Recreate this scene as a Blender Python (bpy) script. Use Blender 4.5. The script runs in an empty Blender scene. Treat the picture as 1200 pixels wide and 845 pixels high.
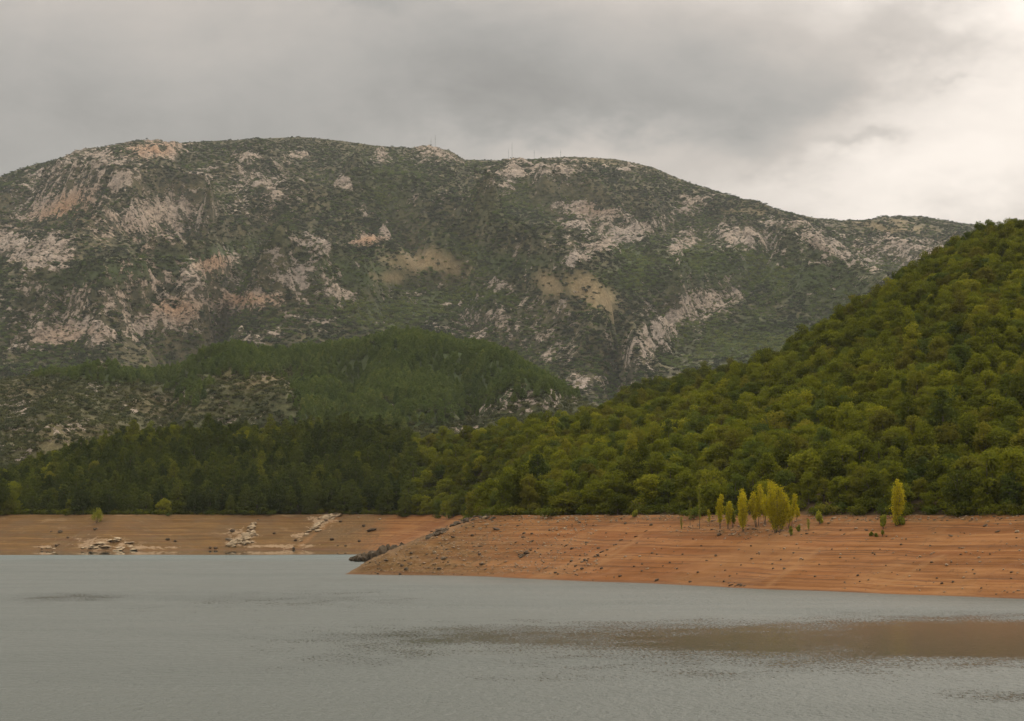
import bpy, math, random
import numpy as np
from mathutils import Vector, Matrix, Euler
random.seed(7); RNG = np.random.default_rng(11)
R = math.radians
scene = bpy.context.scene
COL = scene.collection

# ------------------------------------------------------------------ camera geometry
F, CU, CV = 2500.0, 600.0, 422.5
PITCH = math.atan((602.0 - CV) / F)
CAMZ = 12.0
cp, sp = math.cos(PITCH), math.sin(PITCH)
def ray(u, v):
    x = (np.asarray(u, float) - CU) / F; y = (CV - np.asarray(v, float)) / F
    return x, cp - y * sp, sp + y * cp
def at(u, v, Y):                       # world point seen at (u, v) at ground distance Y
    dx, dy, dz = ray(u, v)
    k = Y / dy
    return dx * k, Y + 0 * k, CAMZ + dz * k
def on_water(u, v):
    dx, dy, dz = ray(u, v); k = -CAMZ / dz
    return dx * k, dy * k
def project(X, Y, Z):
    z = Z - CAMZ
    d = Y * cp + z * sp
    return CU + F * X / d, CV - F * (z * cp - Y * sp) / d
def sstep(a, b, x):
    t = np.clip((x - a) / (b - a), 0, 1); return t * t * (3 - 2 * t)

# ------------------------------------------------------------------ noise
def _h(ix, iy, seed):
    h = (ix.astype(np.int64) * 374761393 + iy.astype(np.int64) * 668265263 + seed * 974634721) & 0xFFFFFFFF
    h = ((h ^ (h >> 13)) * 1274126177) & 0xFFFFFFFF
    return (h ^ (h >> 16)) & 0xFFFF
def pnoise(x, y, seed=0):
    x = np.asarray(x, float); y = np.asarray(y, float)
    ix = np.floor(x); iy = np.floor(y); fx = x - ix; fy = y - iy
    def g(ox, oy):
        a = _h(ix + ox, iy + oy, seed) * (2 * math.pi / 65536)
        return np.cos(a) * (fx - ox) + np.sin(a) * (fy - oy)
    wx = fx * fx * fx * (fx * (fx * 6 - 15) + 10); wy = fy * fy * fy * (fy * (fy * 6 - 15) + 10)
    a = g(0, 0) * (1 - wx) + g(1, 0) * wx; b = g(0, 1) * (1 - wx) + g(1, 1) * wx
    return (a * (1 - wy) + b * wy) * 1.5
def fbm(x, y, oct=4, seed=0, gain=.5):
    s = 0; a = 1; t = 0
    for k in range(oct):
        s = s + a * pnoise(x * 2 ** k, y * 2 ** k, seed + k * 17); t += a; a *= gain
    return s / t
def ridged(x, y, oct=4, seed=0):
    s = 0; a = 1; t = 0
    for k in range(oct):
        s = s + a * (1 - np.abs(pnoise(x * 2 ** k, y * 2 ** k, seed + k * 31)) * 2); t += a; a *= .5
    return s / t

# ------------------------------------------------------------------ objects
def tag(o, label=None, cat=None, group=None, kind=None):
    if label: o['label'] = label
    if cat: o['category'] = cat
    if group: o['group'] = group
    if kind: o['kind'] = kind
    return o
def new_mesh(name, V, Fc, mats=(), smooth=False, matidx=None):
    me = bpy.data.meshes.new(name)
    V = np.asarray(V, np.float32); Fc = np.asarray(Fc, np.int32)
    n, k = Fc.shape
    me.vertices.add(len(V)); me.vertices.foreach_set('co', V.ravel())
    me.loops.add(n * k); me.loops.foreach_set('vertex_index', Fc.ravel())
    me.polygons.add(n)
    me.polygons.foreach_set('loop_start', np.arange(0, n * k, k, dtype=np.int32))
    if matidx is not None: me.polygons.foreach_set('material_index', np.asarray(matidx, np.int32))
    me.polygons.foreach_set('use_smooth', np.full(n, smooth, dtype=bool))
    me.update(calc_edges=True)
    for m in mats: me.materials.append(m)
    return me
def attr(me, name, arr):
    a = me.attributes.new(name, 'FLOAT', 'POINT'); a.data.foreach_set('value', np.asarray(arr, np.float32).ravel())
def link(o):
    COL.objects.link(o); return o
def mesh_obj(name, me, parent=None, loc=(0, 0, 0), rz=0):
    o = bpy.data.objects.new(name, me); link(o)
    o.location = loc; o.rotation_euler = (0, 0, rz)
    if parent: o.parent = parent
    return o
def empty(name, loc, rz=0, s=1.0):
    o = bpy.data.objects.new(name, None); link(o); o.location = loc; o.rotation_euler = (0, 0, rz)
    o.scale = s if hasattr(s, '__len__') else (s, s, s); o.empty_display_size = .5
    return o
def grid_faces(nr, nc):
    i = np.arange(nr - 1)[:, None] * nc + np.arange(nc - 1)[None, :]
    i = i.ravel()
    return np.stack([i, i + 1, i + nc + 1, i + nc], 1)

# ------------------------------------------------------------------ material helper
class NT:
    def __init__(s, nt): s.t = nt; s.t.nodes.clear()
    def n(s, typ, ins=None, **kw):
        nd = s.t.nodes.new(typ)
        for k, v in kw.items(): setattr(nd, k, v)
        for k, v in (ins or {}).items():
            sock = nd.inputs[k]
            if isinstance(v, bpy.types.NodeSocket): s.t.links.new(v, sock)
            else:
                if isinstance(v, (tuple, list)) and len(v) == 3 and sock.type == 'RGBA': v = (*v, 1)
                sock.default_value = v
        return nd
    def m(s, op, a, b=0.0, c=None, clamp=False):
        ins = {0: a, 1: b}
        if c is not None: ins[2] = c
        return s.n('ShaderNodeMath', ins, operation=op, use_clamp=clamp).outputs[0]
    def mix(s, f, a, b, mode='MIX'):
        nd = s.n('ShaderNodeMix', data_type='RGBA', blend_type=mode)
        for key, v in ((0, f), (6, a), (7, b)):
            sock = nd.inputs[key]
            if isinstance(v, bpy.types.NodeSocket): s.t.links.new(v, sock)
            else: sock.default_value = (*v, 1) if hasattr(v, '__len__') and len(v) == 3 else v
        return nd.outputs[2]
    def ss(s, x, a, b, lo=0.0, hi=1.0):
        return s.n('ShaderNodeMapRange', {'Value': x, 'From Min': a, 'From Max': b, 'To Min': lo, 'To Max': hi}, interpolation_type='SMOOTHSTEP').outputs[0]
    def noise(s, vec, scale, detail=3, rough=.55, dist=0.0):
        return s.n('ShaderNodeTexNoise', {'Vector': vec, 'Scale': scale, 'Detail': detail, 'Roughness': rough, 'Distortion': dist}).outputs[0]
    def vscale(s, vec, sc):
        return s.n('ShaderNodeVectorMath', {0: vec, 1: sc}, operation='MULTIPLY').outputs[0]
    def attr(s, name, typ='GEOMETRY'):
        return s.n('ShaderNodeAttribute', attribute_name=name, attribute_type=typ).outputs['Fac']
def material(name):
    m = bpy.data.materials.new(name); m.use_nodes = True
    t = NT(m.node_tree); out = t.n('ShaderNodeOutputMaterial')
    return m, t, out
def surf(t, out, color, rough=.9, spec=.2, bump=None, strength=.5, dist=1.0):
    ins = {'Base Color': color, 'Roughness': rough, 'Specular IOR Level': spec}
    if bump is not None:
        ins['Normal'] = t.n('ShaderNodeBump', {'Height': bump, 'Strength': strength, 'Distance': dist}).outputs[0]
    b = t.n('ShaderNodeBsdfPrincipled', ins)
    t.t.links.new(b.outputs[0], out.inputs[0])

def foliage_mat(name, dark, mid, light, transl=.3, hues=None):
    m, t, out = material(name)
    tint = t.attr('tint', 'INSTANCER')
    geo = t.n('ShaderNodeNewGeometry')
    pos = geo.outputs['Position']
    rnd = geo.outputs['Random Per Island']
    n = t.noise(pos, .35, 2)
    f = t.m('ADD', t.m('MULTIPLY', rnd, .35), t.m('MULTIPLY', n, .35))
    f = t.m('ADD', f, t.m('MULTIPLY', t.m('SUBTRACT', tint, .35), .9))
    c = t.mix(t.ss(f, 0.0, .5), dark, mid)
    c = t.mix(t.ss(f, .5, 1.05), c, light)
    d = t.n('ShaderNodeBsdfDiffuse', {'Color': c})
    tr = t.n('ShaderNodeBsdfTranslucent', {'Color': c})
    mx = t.n('ShaderNodeMixShader', {0: transl, 1: d.outputs[0], 2: tr.outputs[0]})
    t.t.links.new(mx.outputs[0], out.inputs[0])
    if hues:
        r1 = t.n('ShaderNodeObjectInfo').outputs['Random']
        c2 = t.mix(t.ss(r1, .72, 1.0, 0, .38), c, hues[0]); c2 = t.mix(t.ss(r1, .0, .30, .55, 0), c2, hues[1])
        t.t.links.new(c2, d.inputs['Color']); t.t.links.new(c2, tr.inputs['Color'])
    return m
def plain_mat(name, col, rough=.9, noise_scale=2.0, var=.35, spec=.2):
    m, t, out = material(name)
    pos = t.n('ShaderNodeTexCoord').outputs['Object']
    n = t.noise(pos, noise_scale, 4)
    rn = t.n('ShaderNodeObjectInfo').outputs['Random']
    c = t.mix(t.ss(n, .3, .7), tuple(x * (1 - var) for x in col), tuple(min(1, x * (1 + var)) for x in col))
    c = t.mix(t.m('MULTIPLY', rn, .35), c, tuple(x * .55 for x in col))
    surf(t, out, c, rough, spec, n, .6, .1)
    return m

M_OAK = foliage_mat('oak_leaves', (.056, .064, .008), (.138, .146, .012), (.255, .240, .018), .45, ((.135, .098, .022), (.052, .082, .022)))
M_PINE = foliage_mat('pine_needles', (.029, .040, .010), (.068, .081, .014), (.145, .145, .018), .3)
M_FAR = foliage_mat('far_pine_needles', (.038, .060, .019), (.094, .124, .029), (.170, .184, .044), .3)
M_SCRUB = foliage_mat('scrub_leaves', (.021, .027, .016), (.050, .057, .025), (.112, .108, .038), .15)
M_POPLAR = foliage_mat('poplar_leaves', (.15, .15, .010), (.36, .31, .014), (.58, .46, .020), .45)
M_SAPLING = foliage_mat('sapling_leaves', (.085, .09, .014), (.19, .20, .024), (.34, .33, .035), .4)
M_BARK = plain_mat('bark', (.09, .07, .05), .95, 4)
M_DARKROCK = plain_mat('weathered_dark_rock', (.072, .048, .028), .95, 3)
M_GREYROCK = plain_mat('grey_lichen_rock', (.085, .062, .038), .95, .8, .45)
M_PALEROCK = plain_mat('pale_limestone', (.27, .20, .122), .95, .8, .4)
M_TANROCK = plain_mat('tan_rock', (0.2232, 0.1550, 0.0961), .95, .8, .3)
M_STEEL = plain_mat('galvanised_steel', (.30, .29, .28), .6, 1, .1, .5)

# ------------------------------------------------------------------ near shore terrain
BANK = 11.7
def wp(u, v): x, y = on_water(u, v); return float(x), float(y)
def wy(u, Y): return float((u - CU) / F * Y), float(Y)
SHORE = [wp(-900, 645.5), wp(-500, 644.5), wp(-200, 645.2), wp(-60, 644.4), wp(0, 644.6), wp(60, 645.0), wp(110, 645.6), wp(160, 645.3),
         wp(230, 644.4), wp(300, 644.2), wp(350, 643.9), wy(400, 712), wy(428, 706), wy(446, 692), wy(452, 670), wy(450, 630), wy(446, 590),
         wy(434, 545), wy(424, 500), wy(417, 460), wp(404, 673.0), wp(440, 673.6), wp(520, 674.4), wp(570, 675.6), wp(620, 678.3), wp(700, 681.8), wp(760, 683.6), wp(830, 687.2),
         wp(900, 690.8), wp(960, 692.4), wp(1040, 696.0), wp(1120, 698.6), wp(1200, 702.0), wp(1320, 707), wp(1700, 720)]
_poly = SHORE + [(700.0, 3000.0), (-900.0, 3000.0)]
def shore_sdf(X, Y):
    shp = X.shape; X = X.ravel(); Y = Y.ravel()
    best = np.full(X.shape, 1e18)
    for (x0, y0), (x1, y1) in zip(SHORE[:-1], SHORE[1:]):
        ex, ey = x1 - x0, y1 - y0
        t = np.clip(((X - x0) * ex + (Y - y0) * ey) / (ex * ex + ey * ey), 0, 1)
        d = (X - x0 - t * ex) ** 2 + (Y - y0 - t * ey) ** 2
        np.minimum(best, d, out=best)
    inside = np.zeros(X.shape, bool)
    n = len(_poly)
    for i in range(n):
        x0, y0 = _poly[i]; x1, y1 = _poly[(i + 1) % n]
        c = ((y0 > Y) != (y1 > Y))
        if y1 != y0:
            inside ^= c & (X < (x1 - x0) * (Y - y0) / (y1 - y0) + x0)
    d = np.sqrt(best); d[~inside] *= -1
    return d.reshape(shp)
# ridge of the two wooded hills behind the bank: u, v of the tree tops, distance, foot distance
RID = np.array([(-700, 640, 860, 760), (-300, 615, 850, 752), (-100, 588, 860, 745), (0, 556, 870, 745), (60, 531, 880, 745), (100, 518, 885, 745), (150, 505, 885, 745), (200, 501, 885, 745), (280, 501, 885, 745),
                (350, 500, 880, 745), (420, 498, 875, 742), (455, 503, 860, 740), (480, 513, 840, 735), (520, 511, 815, 726), (560, 505, 775, 650), (600, 500, 740, 520),
                (640, 494, 715, 455), (690, 486, 705, 415), (760, 472, 690, 396), (850, 440, 680, 380), (935, 402, 680, 365), (1040, 333, 695, 350),
                (1140, 272, 720, 340), (1200, 259, 740, 332), (1300, 228, 760, 322), (1500, 190, 780, 305), (1900, 190, 800, 300)], float)
_ra = []; _rz = []
for u, v, Y, yf in RID:
    x, y, z = at(u, v, Y); _ra.append(x / Y); _rz.append(z)
_ra = np.array(_ra); _rz = np.array(_rz)
TREE_H = np.interp(_ra, [-.06, -.03], [6.6, 5.4])
def hill_near(X, Y):
    a = X / Y
    rz = np.interp(a, _ra, _rz - TREE_H); rr = np.interp(a, _ra, RID[:, 2]); rf = np.interp(a, _ra, RID[:, 3])
    t = (Y - rf) / (rr - rf)
    up = np.clip(t, 0, 1)
    prof = np.where(t <= 1, up ** 1.12 * (1 - .12 * up) / .88, 1 - .35 * np.clip(t - 1, 0, 2) - .25 * np.clip(t - 1, 0, 2) ** 2)
    body = np.maximum(rz - BANK, 1.0) * prof
    rel = fbm(X / 90, Y / 90, 3, 5) * 7 * np.clip(t * 2.2, 0, 1) * np.clip((1.0 - t) * 3, 0, 1) * np.clip((rz - BANK) / 40, 0.1, 1)
    return np.where(t > 0, body + rel, 0)
# erosion gullies on the bare bank: (u,v) from the water upwards
GULLY = [((620, 679), (725, 640), .35), ((900, 686), (962, 642), .3), ((1020, 694), (1105, 652), .35), ((350, 640), (398, 604), .3), ((500, 640), (540, 610), .25), ((690, 668), (752, 628), .3)]
def near_height(X, Y, detail=True):
    d = shore_sdf(X, Y)
    d = d + fbm(X / 14, Y / 14, 3, 3) * 2.0 * np.clip((d + 4) / 8, 0, 1) * 0.8
    up = np.clip(d / 28.5, 0, 1)
    z = np.where(d > 0, BANK * (up * 1.06 - .06 * up * up), np.maximum(d * .35, -5))
    if detail:
        onb = np.clip(d / 3, 0, 1) * np.clip((30 - d) / 3, 0, 1)
        z = z + onb * (fbm(X / 6, Y / 6, 3, 9) * .40 + fbm(X / 2.2, Y / 2.2, 2, 19) * .14 + .06 * np.sin(z * 2 * math.pi / .85))
        rough = np.clip((595 - (CU + F * X / Y)) / 90, 0, 1) * np.clip((600 - Y) / 40, 0, 1)
        z = z + onb * rough * (ridged(X / 5, Y / 5, 3, 21) - .5) * .9
        # low mounded ground under the yellow poplars
        u = CU + F * X / Y
        z = z + onb * np.exp(-((u - 870) / 55) ** 2) * np.exp(-((d - 22) / 6) ** 2) * .5
    z = z + hill_near(X, Y) * sstep(29.5, 38, d)
    return z
aa = np.linspace(-.45, .46, 860)
yy = np.concatenate([np.arange(296, 460, .62), np.arange(460, 690, 1.6), np.arange(690, 760, .7), np.arange(760, 1120, 4.0)])
A, YY = np.meshgrid(aa, yy); XX = A * YY
ZZ = near_height(XX, YY)
Dsd = shore_sdf(XX, YY)
keep_edge = sstep(1120, 1000, YY)
ZZ = ZZ * keep_edge - 3 * (1 - keep_edge)

# bank / forest-floor material
m_terr, t, out = material('shore_soil')
geo = t.n('ShaderNodeNewGeometry'); pos = geo.outputs['Position']
sx = t.n('ShaderNodeSeparateXYZ', {0: pos}); px_, py_, pz_ = sx.outputs
warp = t.noise(pos, .07, 3)
zz = t.m('ADD', pz_, t.m('MULTIPLY', warp, 1.0))
strat = t.noise(t.n('ShaderNodeCombineXYZ', {0: t.m('MULTIPLY', px_, .02), 1: t.m('MULTIPLY', py_, .02), 2: t.m('MULTIPLY', zz, 2.3)}).outputs[0], 1.0, 4, .7)
strat2 = t.noise(t.n('ShaderNodeCombineXYZ', {0: t.m('MULTIPLY', px_, .012), 1: t.m('MULTIPLY', py_, .012), 2: t.m('MULTIPLY', zz, .8)}).outputs[0], 1.0, 2, .6)
ored = t.attr('ored'); rubb = t.attr('rubble'); floor = t.attr('floor'); gul = t.attr('gully'); pale = t.attr('pale')
tan = t.mix(t.ss(strat, .38, .62), (0.0868, 0.0478, 0.0159), (0.1354, 0.0762, 0.0265))
tan = t.mix(t.ss(t.noise(pos, .12, 4), .45, .7), tan, (0.1021, 0.0576, 0.0219))
tan = t.mix(t.m('MULTIPLY', t.ss(t.noise(pos, .09, 5, .65), .46, .62), .6), tan, (0.0902, 0.0570, 0.0279))
tan = t.mix(t.m('MULTIPLY', t.ss(t.noise(t.vscale(pos, (.5, .5, 1.5)), .22, 5, .7), .55, .68), .5), tan, (0.1900, 0.1242, 0.0632))
red = t.mix(t.ss(strat, .40, .60), (0.1329, 0.0530, 0.0157), (0.2120, 0.0932, 0.0308))
red = t.mix(t.m('MULTIPLY', t.ss(strat2, .52, .62), .55), red, (0.1498, 0.0540, 0.0142))
red = t.mix(t.m('MULTIPLY', t.ss(t.noise(pos, .055, 3), .52, .66), .5), red, (0.2177, 0.1079, 0.0394))
c = t.mix(ored, tan, red)
c = t.mix(t.m('MULTIPLY', t.ss(strat, .60, .64), .35), c, (0.2145, 0.1152, 0.0431))
grit = t.noise(pos, .55, 5, .75)
c = t.mix(t.m('MULTIPLY', rubb, t.ss(grit, .40, .62)), c, t.mix(t.ss(t.noise(pos, 1.6, 3), .35, .7), (0.0791, 0.0466, 0.0180), (0.1810, 0.1054, 0.0451)))
lines = t.noise(t.n('ShaderNodeCombineXYZ', {0: t.m('MULTIPLY', px_, .03), 1: t.m('MULTIPLY', py_, .03), 2: t.m('MULTIPLY', zz, 5.5)}).outputs[0], 1.0, 2, .5)
c = t.mix(t.m('MULTIPLY', t.ss(lines, .55, .62), .7), c, (0.0912, 0.0411, 0.0166))
c = t.mix(t.m('MULTIPLY', t.ss(grit, .57, .68), .55), c, (0.0684, 0.0364, 0.0166))
c = t.mix(t.m('MULTIPLY', gul, .8), c, (0.2036, 0.1006, 0.0376))
pf = t.ss(t.m('ADD', t.m('MULTIPLY', pale, .62), t.m('MULTIPLY', t.m('SUBTRACT', t.noise(t.vscale(pos, (1, 1, 2)), .35, 5, .75), .5), 2.2)), .42, .55)
c = t.mix(t.m('MULTIPLY', pf, .8), c, t.mix(t.noise(pos, .8, 3), (0.1923, 0.1275, 0.0725), (0.3110, 0.2158, 0.1322)))
wet = t.ss(t.m('ADD', pz_, t.m('MULTIPLY', warp, .4)), .25, .55, 1.0, 0.0)
c = t.mix(t.m('MULTIPLY', wet, .55), c, (0.1094, 0.0554, 0.0275))
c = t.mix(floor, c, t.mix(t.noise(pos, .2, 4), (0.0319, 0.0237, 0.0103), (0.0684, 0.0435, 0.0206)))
h = t.m('ADD', t.m('MULTIPLY', strat, .35), t.m('MULTIPLY', grit, .5))
surf(t, out, c, .95, .1, h, .8, .5)

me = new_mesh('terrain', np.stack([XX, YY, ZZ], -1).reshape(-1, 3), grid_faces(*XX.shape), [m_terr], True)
U0, V0 = project(XX, YY, ZZ)
ored = sstep(430, 640, U0) * (YY < 640) + (YY >= 640) * sstep(430, 480, U0 + (V0 - 602) * .9 + fbm(XX / 6, YY / 6, 3, 2) * 14)
attr(me, 'ored', np.clip(ored, 0, 1))
rub = np.maximum((YY < 600) * sstep(700, 500, U0), (YY < 600) * sstep(9.6, 11.2, ZZ) * .8)
rub = np.maximum(rub, np.exp(-((U0 - 870) / 60) ** 2) * np.exp(-((V0 - 622) / 6) ** 2))
rub = np.maximum(rub, (YY >= 640) * sstep(360, 410, U0) * sstep(470, 430, U0) * .8)
attr(me, 'rubble', np.clip(rub + fbm(XX / 12, YY / 12, 3, 8) * .35 * (rub > .03), 0, 1))
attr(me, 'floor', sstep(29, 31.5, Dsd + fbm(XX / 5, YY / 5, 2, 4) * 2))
def seg_dist(u, v, p, q):
    ex, ey = q[0] - p[0], q[1] - p[1]
    tt = np.clip(((u - p[0]) * ex + (v - p[1]) * ey) / (ex * ex + ey * ey), 0, 1)
    return np.hypot(u - p[0] - tt * ex, v - p[1] - tt * ey)
g_ = np.zeros(XX.shape)
for p, q, w in GULLY:
    dd = seg_dist(U0, V0, p, q) + fbm(XX / 4, YY / 4, 2, 6) * 2.2
    g_ = np.maximum(g_, np.exp(-(dd / 2.2) ** 2) * w * 2.2)
dd = seg_dist(U0, V0, (800, 682), (925, 630)); g_ = np.maximum(g_, np.exp(-(dd / 14) ** 2) * .55)
attr(me, 'gully', np.clip(g_, 0, 1))
PALE = [(118, 638, 52, 10), (285, 631, 24, 15), (375, 612, 24, 13), (350, 628, 12, 6), (330, 640, 60, 3), (50, 641, 14, 3), (170, 642, 60, 2.5)]
pl = np.zeros(XX.shape)
for cu, cv, ru, rv in PALE:
    pl = np.maximum(pl, np.exp(-(((U0 - cu) / ru) ** 2 + ((V0 - cv) / rv) ** 2)))
attr(me, 'pale', pl * (YY > 640))
tag(mesh_obj('terrain', me), 'bare reddish brown reservoir bank below the wooded hillside', 'ground', kind='structure')

def ground_at(X, Y):
    return near_height(np.atleast_1d(np.asarray(X, float)), np.atleast_1d(np.asarray(Y, float)))
def hit(u, v):                          # where the pixel (u, v) meets the bank
    dx, dy, dz = ray(u, v)
    Ys = np.arange(290, 900, .25); k = Ys / dy
    X = dx * k; Zr = CAMZ + dz * k
    Zt = near_height(X, Ys)
    i = np.argmax(Zt >= Zr)
    if Zt[i] < Zr[i]: i = len(Ys) - 1
    return float(X[i]), float(Ys[i]), float(Zt[i])

# ------------------------------------------------------------------ generic ridge hills
def ridge_hill(name, ridge, yf, vfoot, tree_h, a0, a1, na, ns, relief, material_, seed, back=.25, shape=.9, sw=None, power=1.0):
    ra = []; rz = []; ry = []
    for u, v, Y in ridge:
        x, y, z = at(u, v, Y); ra.append(x / Y); rz.append(z - tree_h); ry.append(Y)
    ra, rz, ry = map(np.array, (ra, rz, ry))
    def height(X, Y):
        a = X / Y
        zr = np.interp(a, ra, rz); yr = np.interp(a, ra, ry)
        zf = CAMZ + (602 - vfoot) / F * yf
        s = (Y - yf) / (yr - yf)
        up = np.clip(s, 0, 1)
        g = shape * up ** power + (1 - shape) * (up * up * (3 - 2 * up))
        z = zf + (zr - zf) * g
        ov = np.clip(s - 1, 0, 1)
        z = z - ov * (zr - zf) * .5 - ov * ov * (zr - zf) * 2.0
        env = np.clip(up * 3, 0, 1) * np.clip((1 - s) * 5 + .03, 0.03, 1)
        z = z + relief(X, Y, s) * env
        if sw is not None: z = z + sw(X, Y, z, s)
        return z, s
    a = np.linspace(a0, a1, na)
    s = np.concatenate([np.linspace(0, 1, ns), np.linspace(1, 1 + back, max(6, int(ns * .1)))[1:]])
    A, S = np.meshgrid(a, s)
    yr = np.interp(A, ra, ry)
    Y = yf + S * (yr - yf); X = A * Y
    Z, _ = height(X, Y)
    me = new_mesh(name, np.stack([X, Y, Z], -1).reshape(-1, 3), grid_faces(*X.shape), [material_], True)
    return me, X, Y, Z, S, height, (ra, ry)

def blobs(U, V, lst, warp):
    m = np.zeros(U.shape)
    wu, wv = warp
    for b in lst:
        cu, cv, ru, rv = b[:4]; ang = R(b[4]) if len(b) > 4 else 0; st = b[5] if len(b) > 5 else 1.0
        du, dv = U + wu - cu, V + wv - cv
        x = du * math.cos(ang) - dv * math.sin(ang); y = du * math.sin(ang) + dv * math.cos(ang)
        m = np.maximum(m, st * np.exp(-((x / ru) ** 2 + (y / rv) ** 2) * .9))
    return m

def mountain_mat(name, fine, dk=1.0):
    m, t, out = material(name)
    pos = t.n('ShaderNodeNewGeometry').outputs['Position']
    rock, dry, ora, lush = (t.attr(k) for k in ('rock', 'dry', 'orange', 'lush'))
    n1 = t.noise(t.vscale(pos, (1, 1, 1.3)), fine * .050, 4, .65); n2 = t.noise(t.vscale(pos, (1, 1, 1.1)), fine * .11, 5, .75)
    f = t.m('ADD', rock, t.m('ADD', t.m('MULTIPLY', t.m('SUBTRACT', n1, .5), 1.5), t.m('MULTIPLY', t.m('SUBTRACT', n2, .5), 2.4)))
    rk = t.ss(f, .42, .56)
    soil = t.mix(t.ss(n1, .35, .65), (.050, .046, .024), (.125, .104, .052))
    soil = t.mix(lush, soil, (.060, .078, .028))
    dryc = t.mix(t.ss(n2, .35, .65), (.180, .135, .068), (.270, .200, .108))
    soil = t.mix(dry, soil, dryc)
    soil = t.mix(1.0, soil, (dk, dk, dk), 'MULTIPLY')
    rc = t.mix(t.ss(n2, .30, .62), (.085, .068, .054), (.42, .335, .255))  # cracks, with gap shadow and bright highlights painted into the rock colour
    rc = t.mix(t.ss(t.noise(pos, fine * .012, 3), .45, .62), rc, t.mix(.5, rc, (.37, .31, .26)))
    rc = t.mix(t.m('MULTIPLY', ora, .75), rc, t.mix(t.ss(n2, .3, .65), (.27, .15, .08), (.50, .29, .155)))
    c = t.mix(rk, soil, rc)
    n3 = t.noise(pos, fine * .35, 3, .7)
    c = t.mix(1.0, c, t.mix(t.ss(n3, .3, .7), (.66, .66, .66), (1.08, 1.08, 1.08)), 'MULTIPLY')
    surf(t, out, c, .95, .1, t.m('ADD', t.m('MULTIPLY', n2, rk), t.m('MULTIPLY', n1, .4)), .9, 8 / fine)
    return m

# ---- the far mountain
MRID = [(-420, 330, 4300), (-150, 262, 4450), (0, 206, 4500), (50, 190, 4550), (95, 175, 4600), (130, 169, 4600), (165, 164, 4600), (205, 166, 4600), (260, 163, 4600), (350, 159, 4600), (400, 163, 4600),
        (440, 168, 4600), (470, 170, 4600), (485, 171, 4600), (500, 170, 4600), (525, 173, 4600), (545, 185, 4600), (600, 187, 4600), (640, 184, 4600), (670, 182, 4600), (720, 184, 4600), (765, 194, 4600),
        (800, 210, 4600), (850, 227, 4550), (900, 242, 4550), (950, 253, 4600), (985, 257, 4900), (1030, 256, 5000), (1080, 253, 5000), (1130, 261, 5000), (1200, 268, 5000), (1400, 300, 4900), (1700, 380, 4700)]
SPUR = [((420, 215), (575, 300), 14, 40), ((575, 300), (720, 415), 26, 60), ((250, 300), (430, 360), 16, 45), ((890, 300), (800, 355), 14, 45), ((800, 350), (740, 430), 14, 35), ((640, 230), (760, 262), 14, 40),
        ((60, 240), (240, 250), 16, 50), ((30, 385), (240, 365), 13, 55), ((160, 330), (330, 345), 12, 45), ((930, 300), (1060, 400), 30, 45)]
VALE = [((300, 262), (120, 330), 14, 40), ((640, 320), (735, 395), 14, 40), ((900, 300), (735, 400), 14, 45), ((735, 395), (720, 450), 16, 50), ((420, 330), (620, 300), 12, 25), ((440, 225), (560, 370), 12, 20), ((330, 300), (200, 420), 16, 40)]
def m_relief(X, Y, s):
    w = fbm(X / 500, Y / 500, 2, 44) * 160
    return (ridged((X + w) / 520, (Y + w) / 1100, 3, 12) - .55) * 112 + fbm(X / 180, Y / 220, 4, 33) * 34 + fbm(X / 45, Y / 60, 3, 71) * 7
def m_sw(X, Y, z, s):
    U, V = project(X, Y, z)
    U = U + fbm(X / 120, Y / 160, 3, 51) * 14; V = V + fbm(X / 120, Y / 160, 3, 52) * 8
    o = 0
    for p, q, w, amp in SPUR: o = o + 1.5 * amp * np.exp(-(seg_dist(U, V, p, q) / w) ** 2)
    for p, q, w, amp in VALE: o = o - 1.6 * amp * np.exp(-(seg_dist(U, V, p, q) / w) ** 2)
    return o * np.clip((1 - s) * 6, 0, 1) * np.clip(s * 6, 0, 1)
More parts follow.
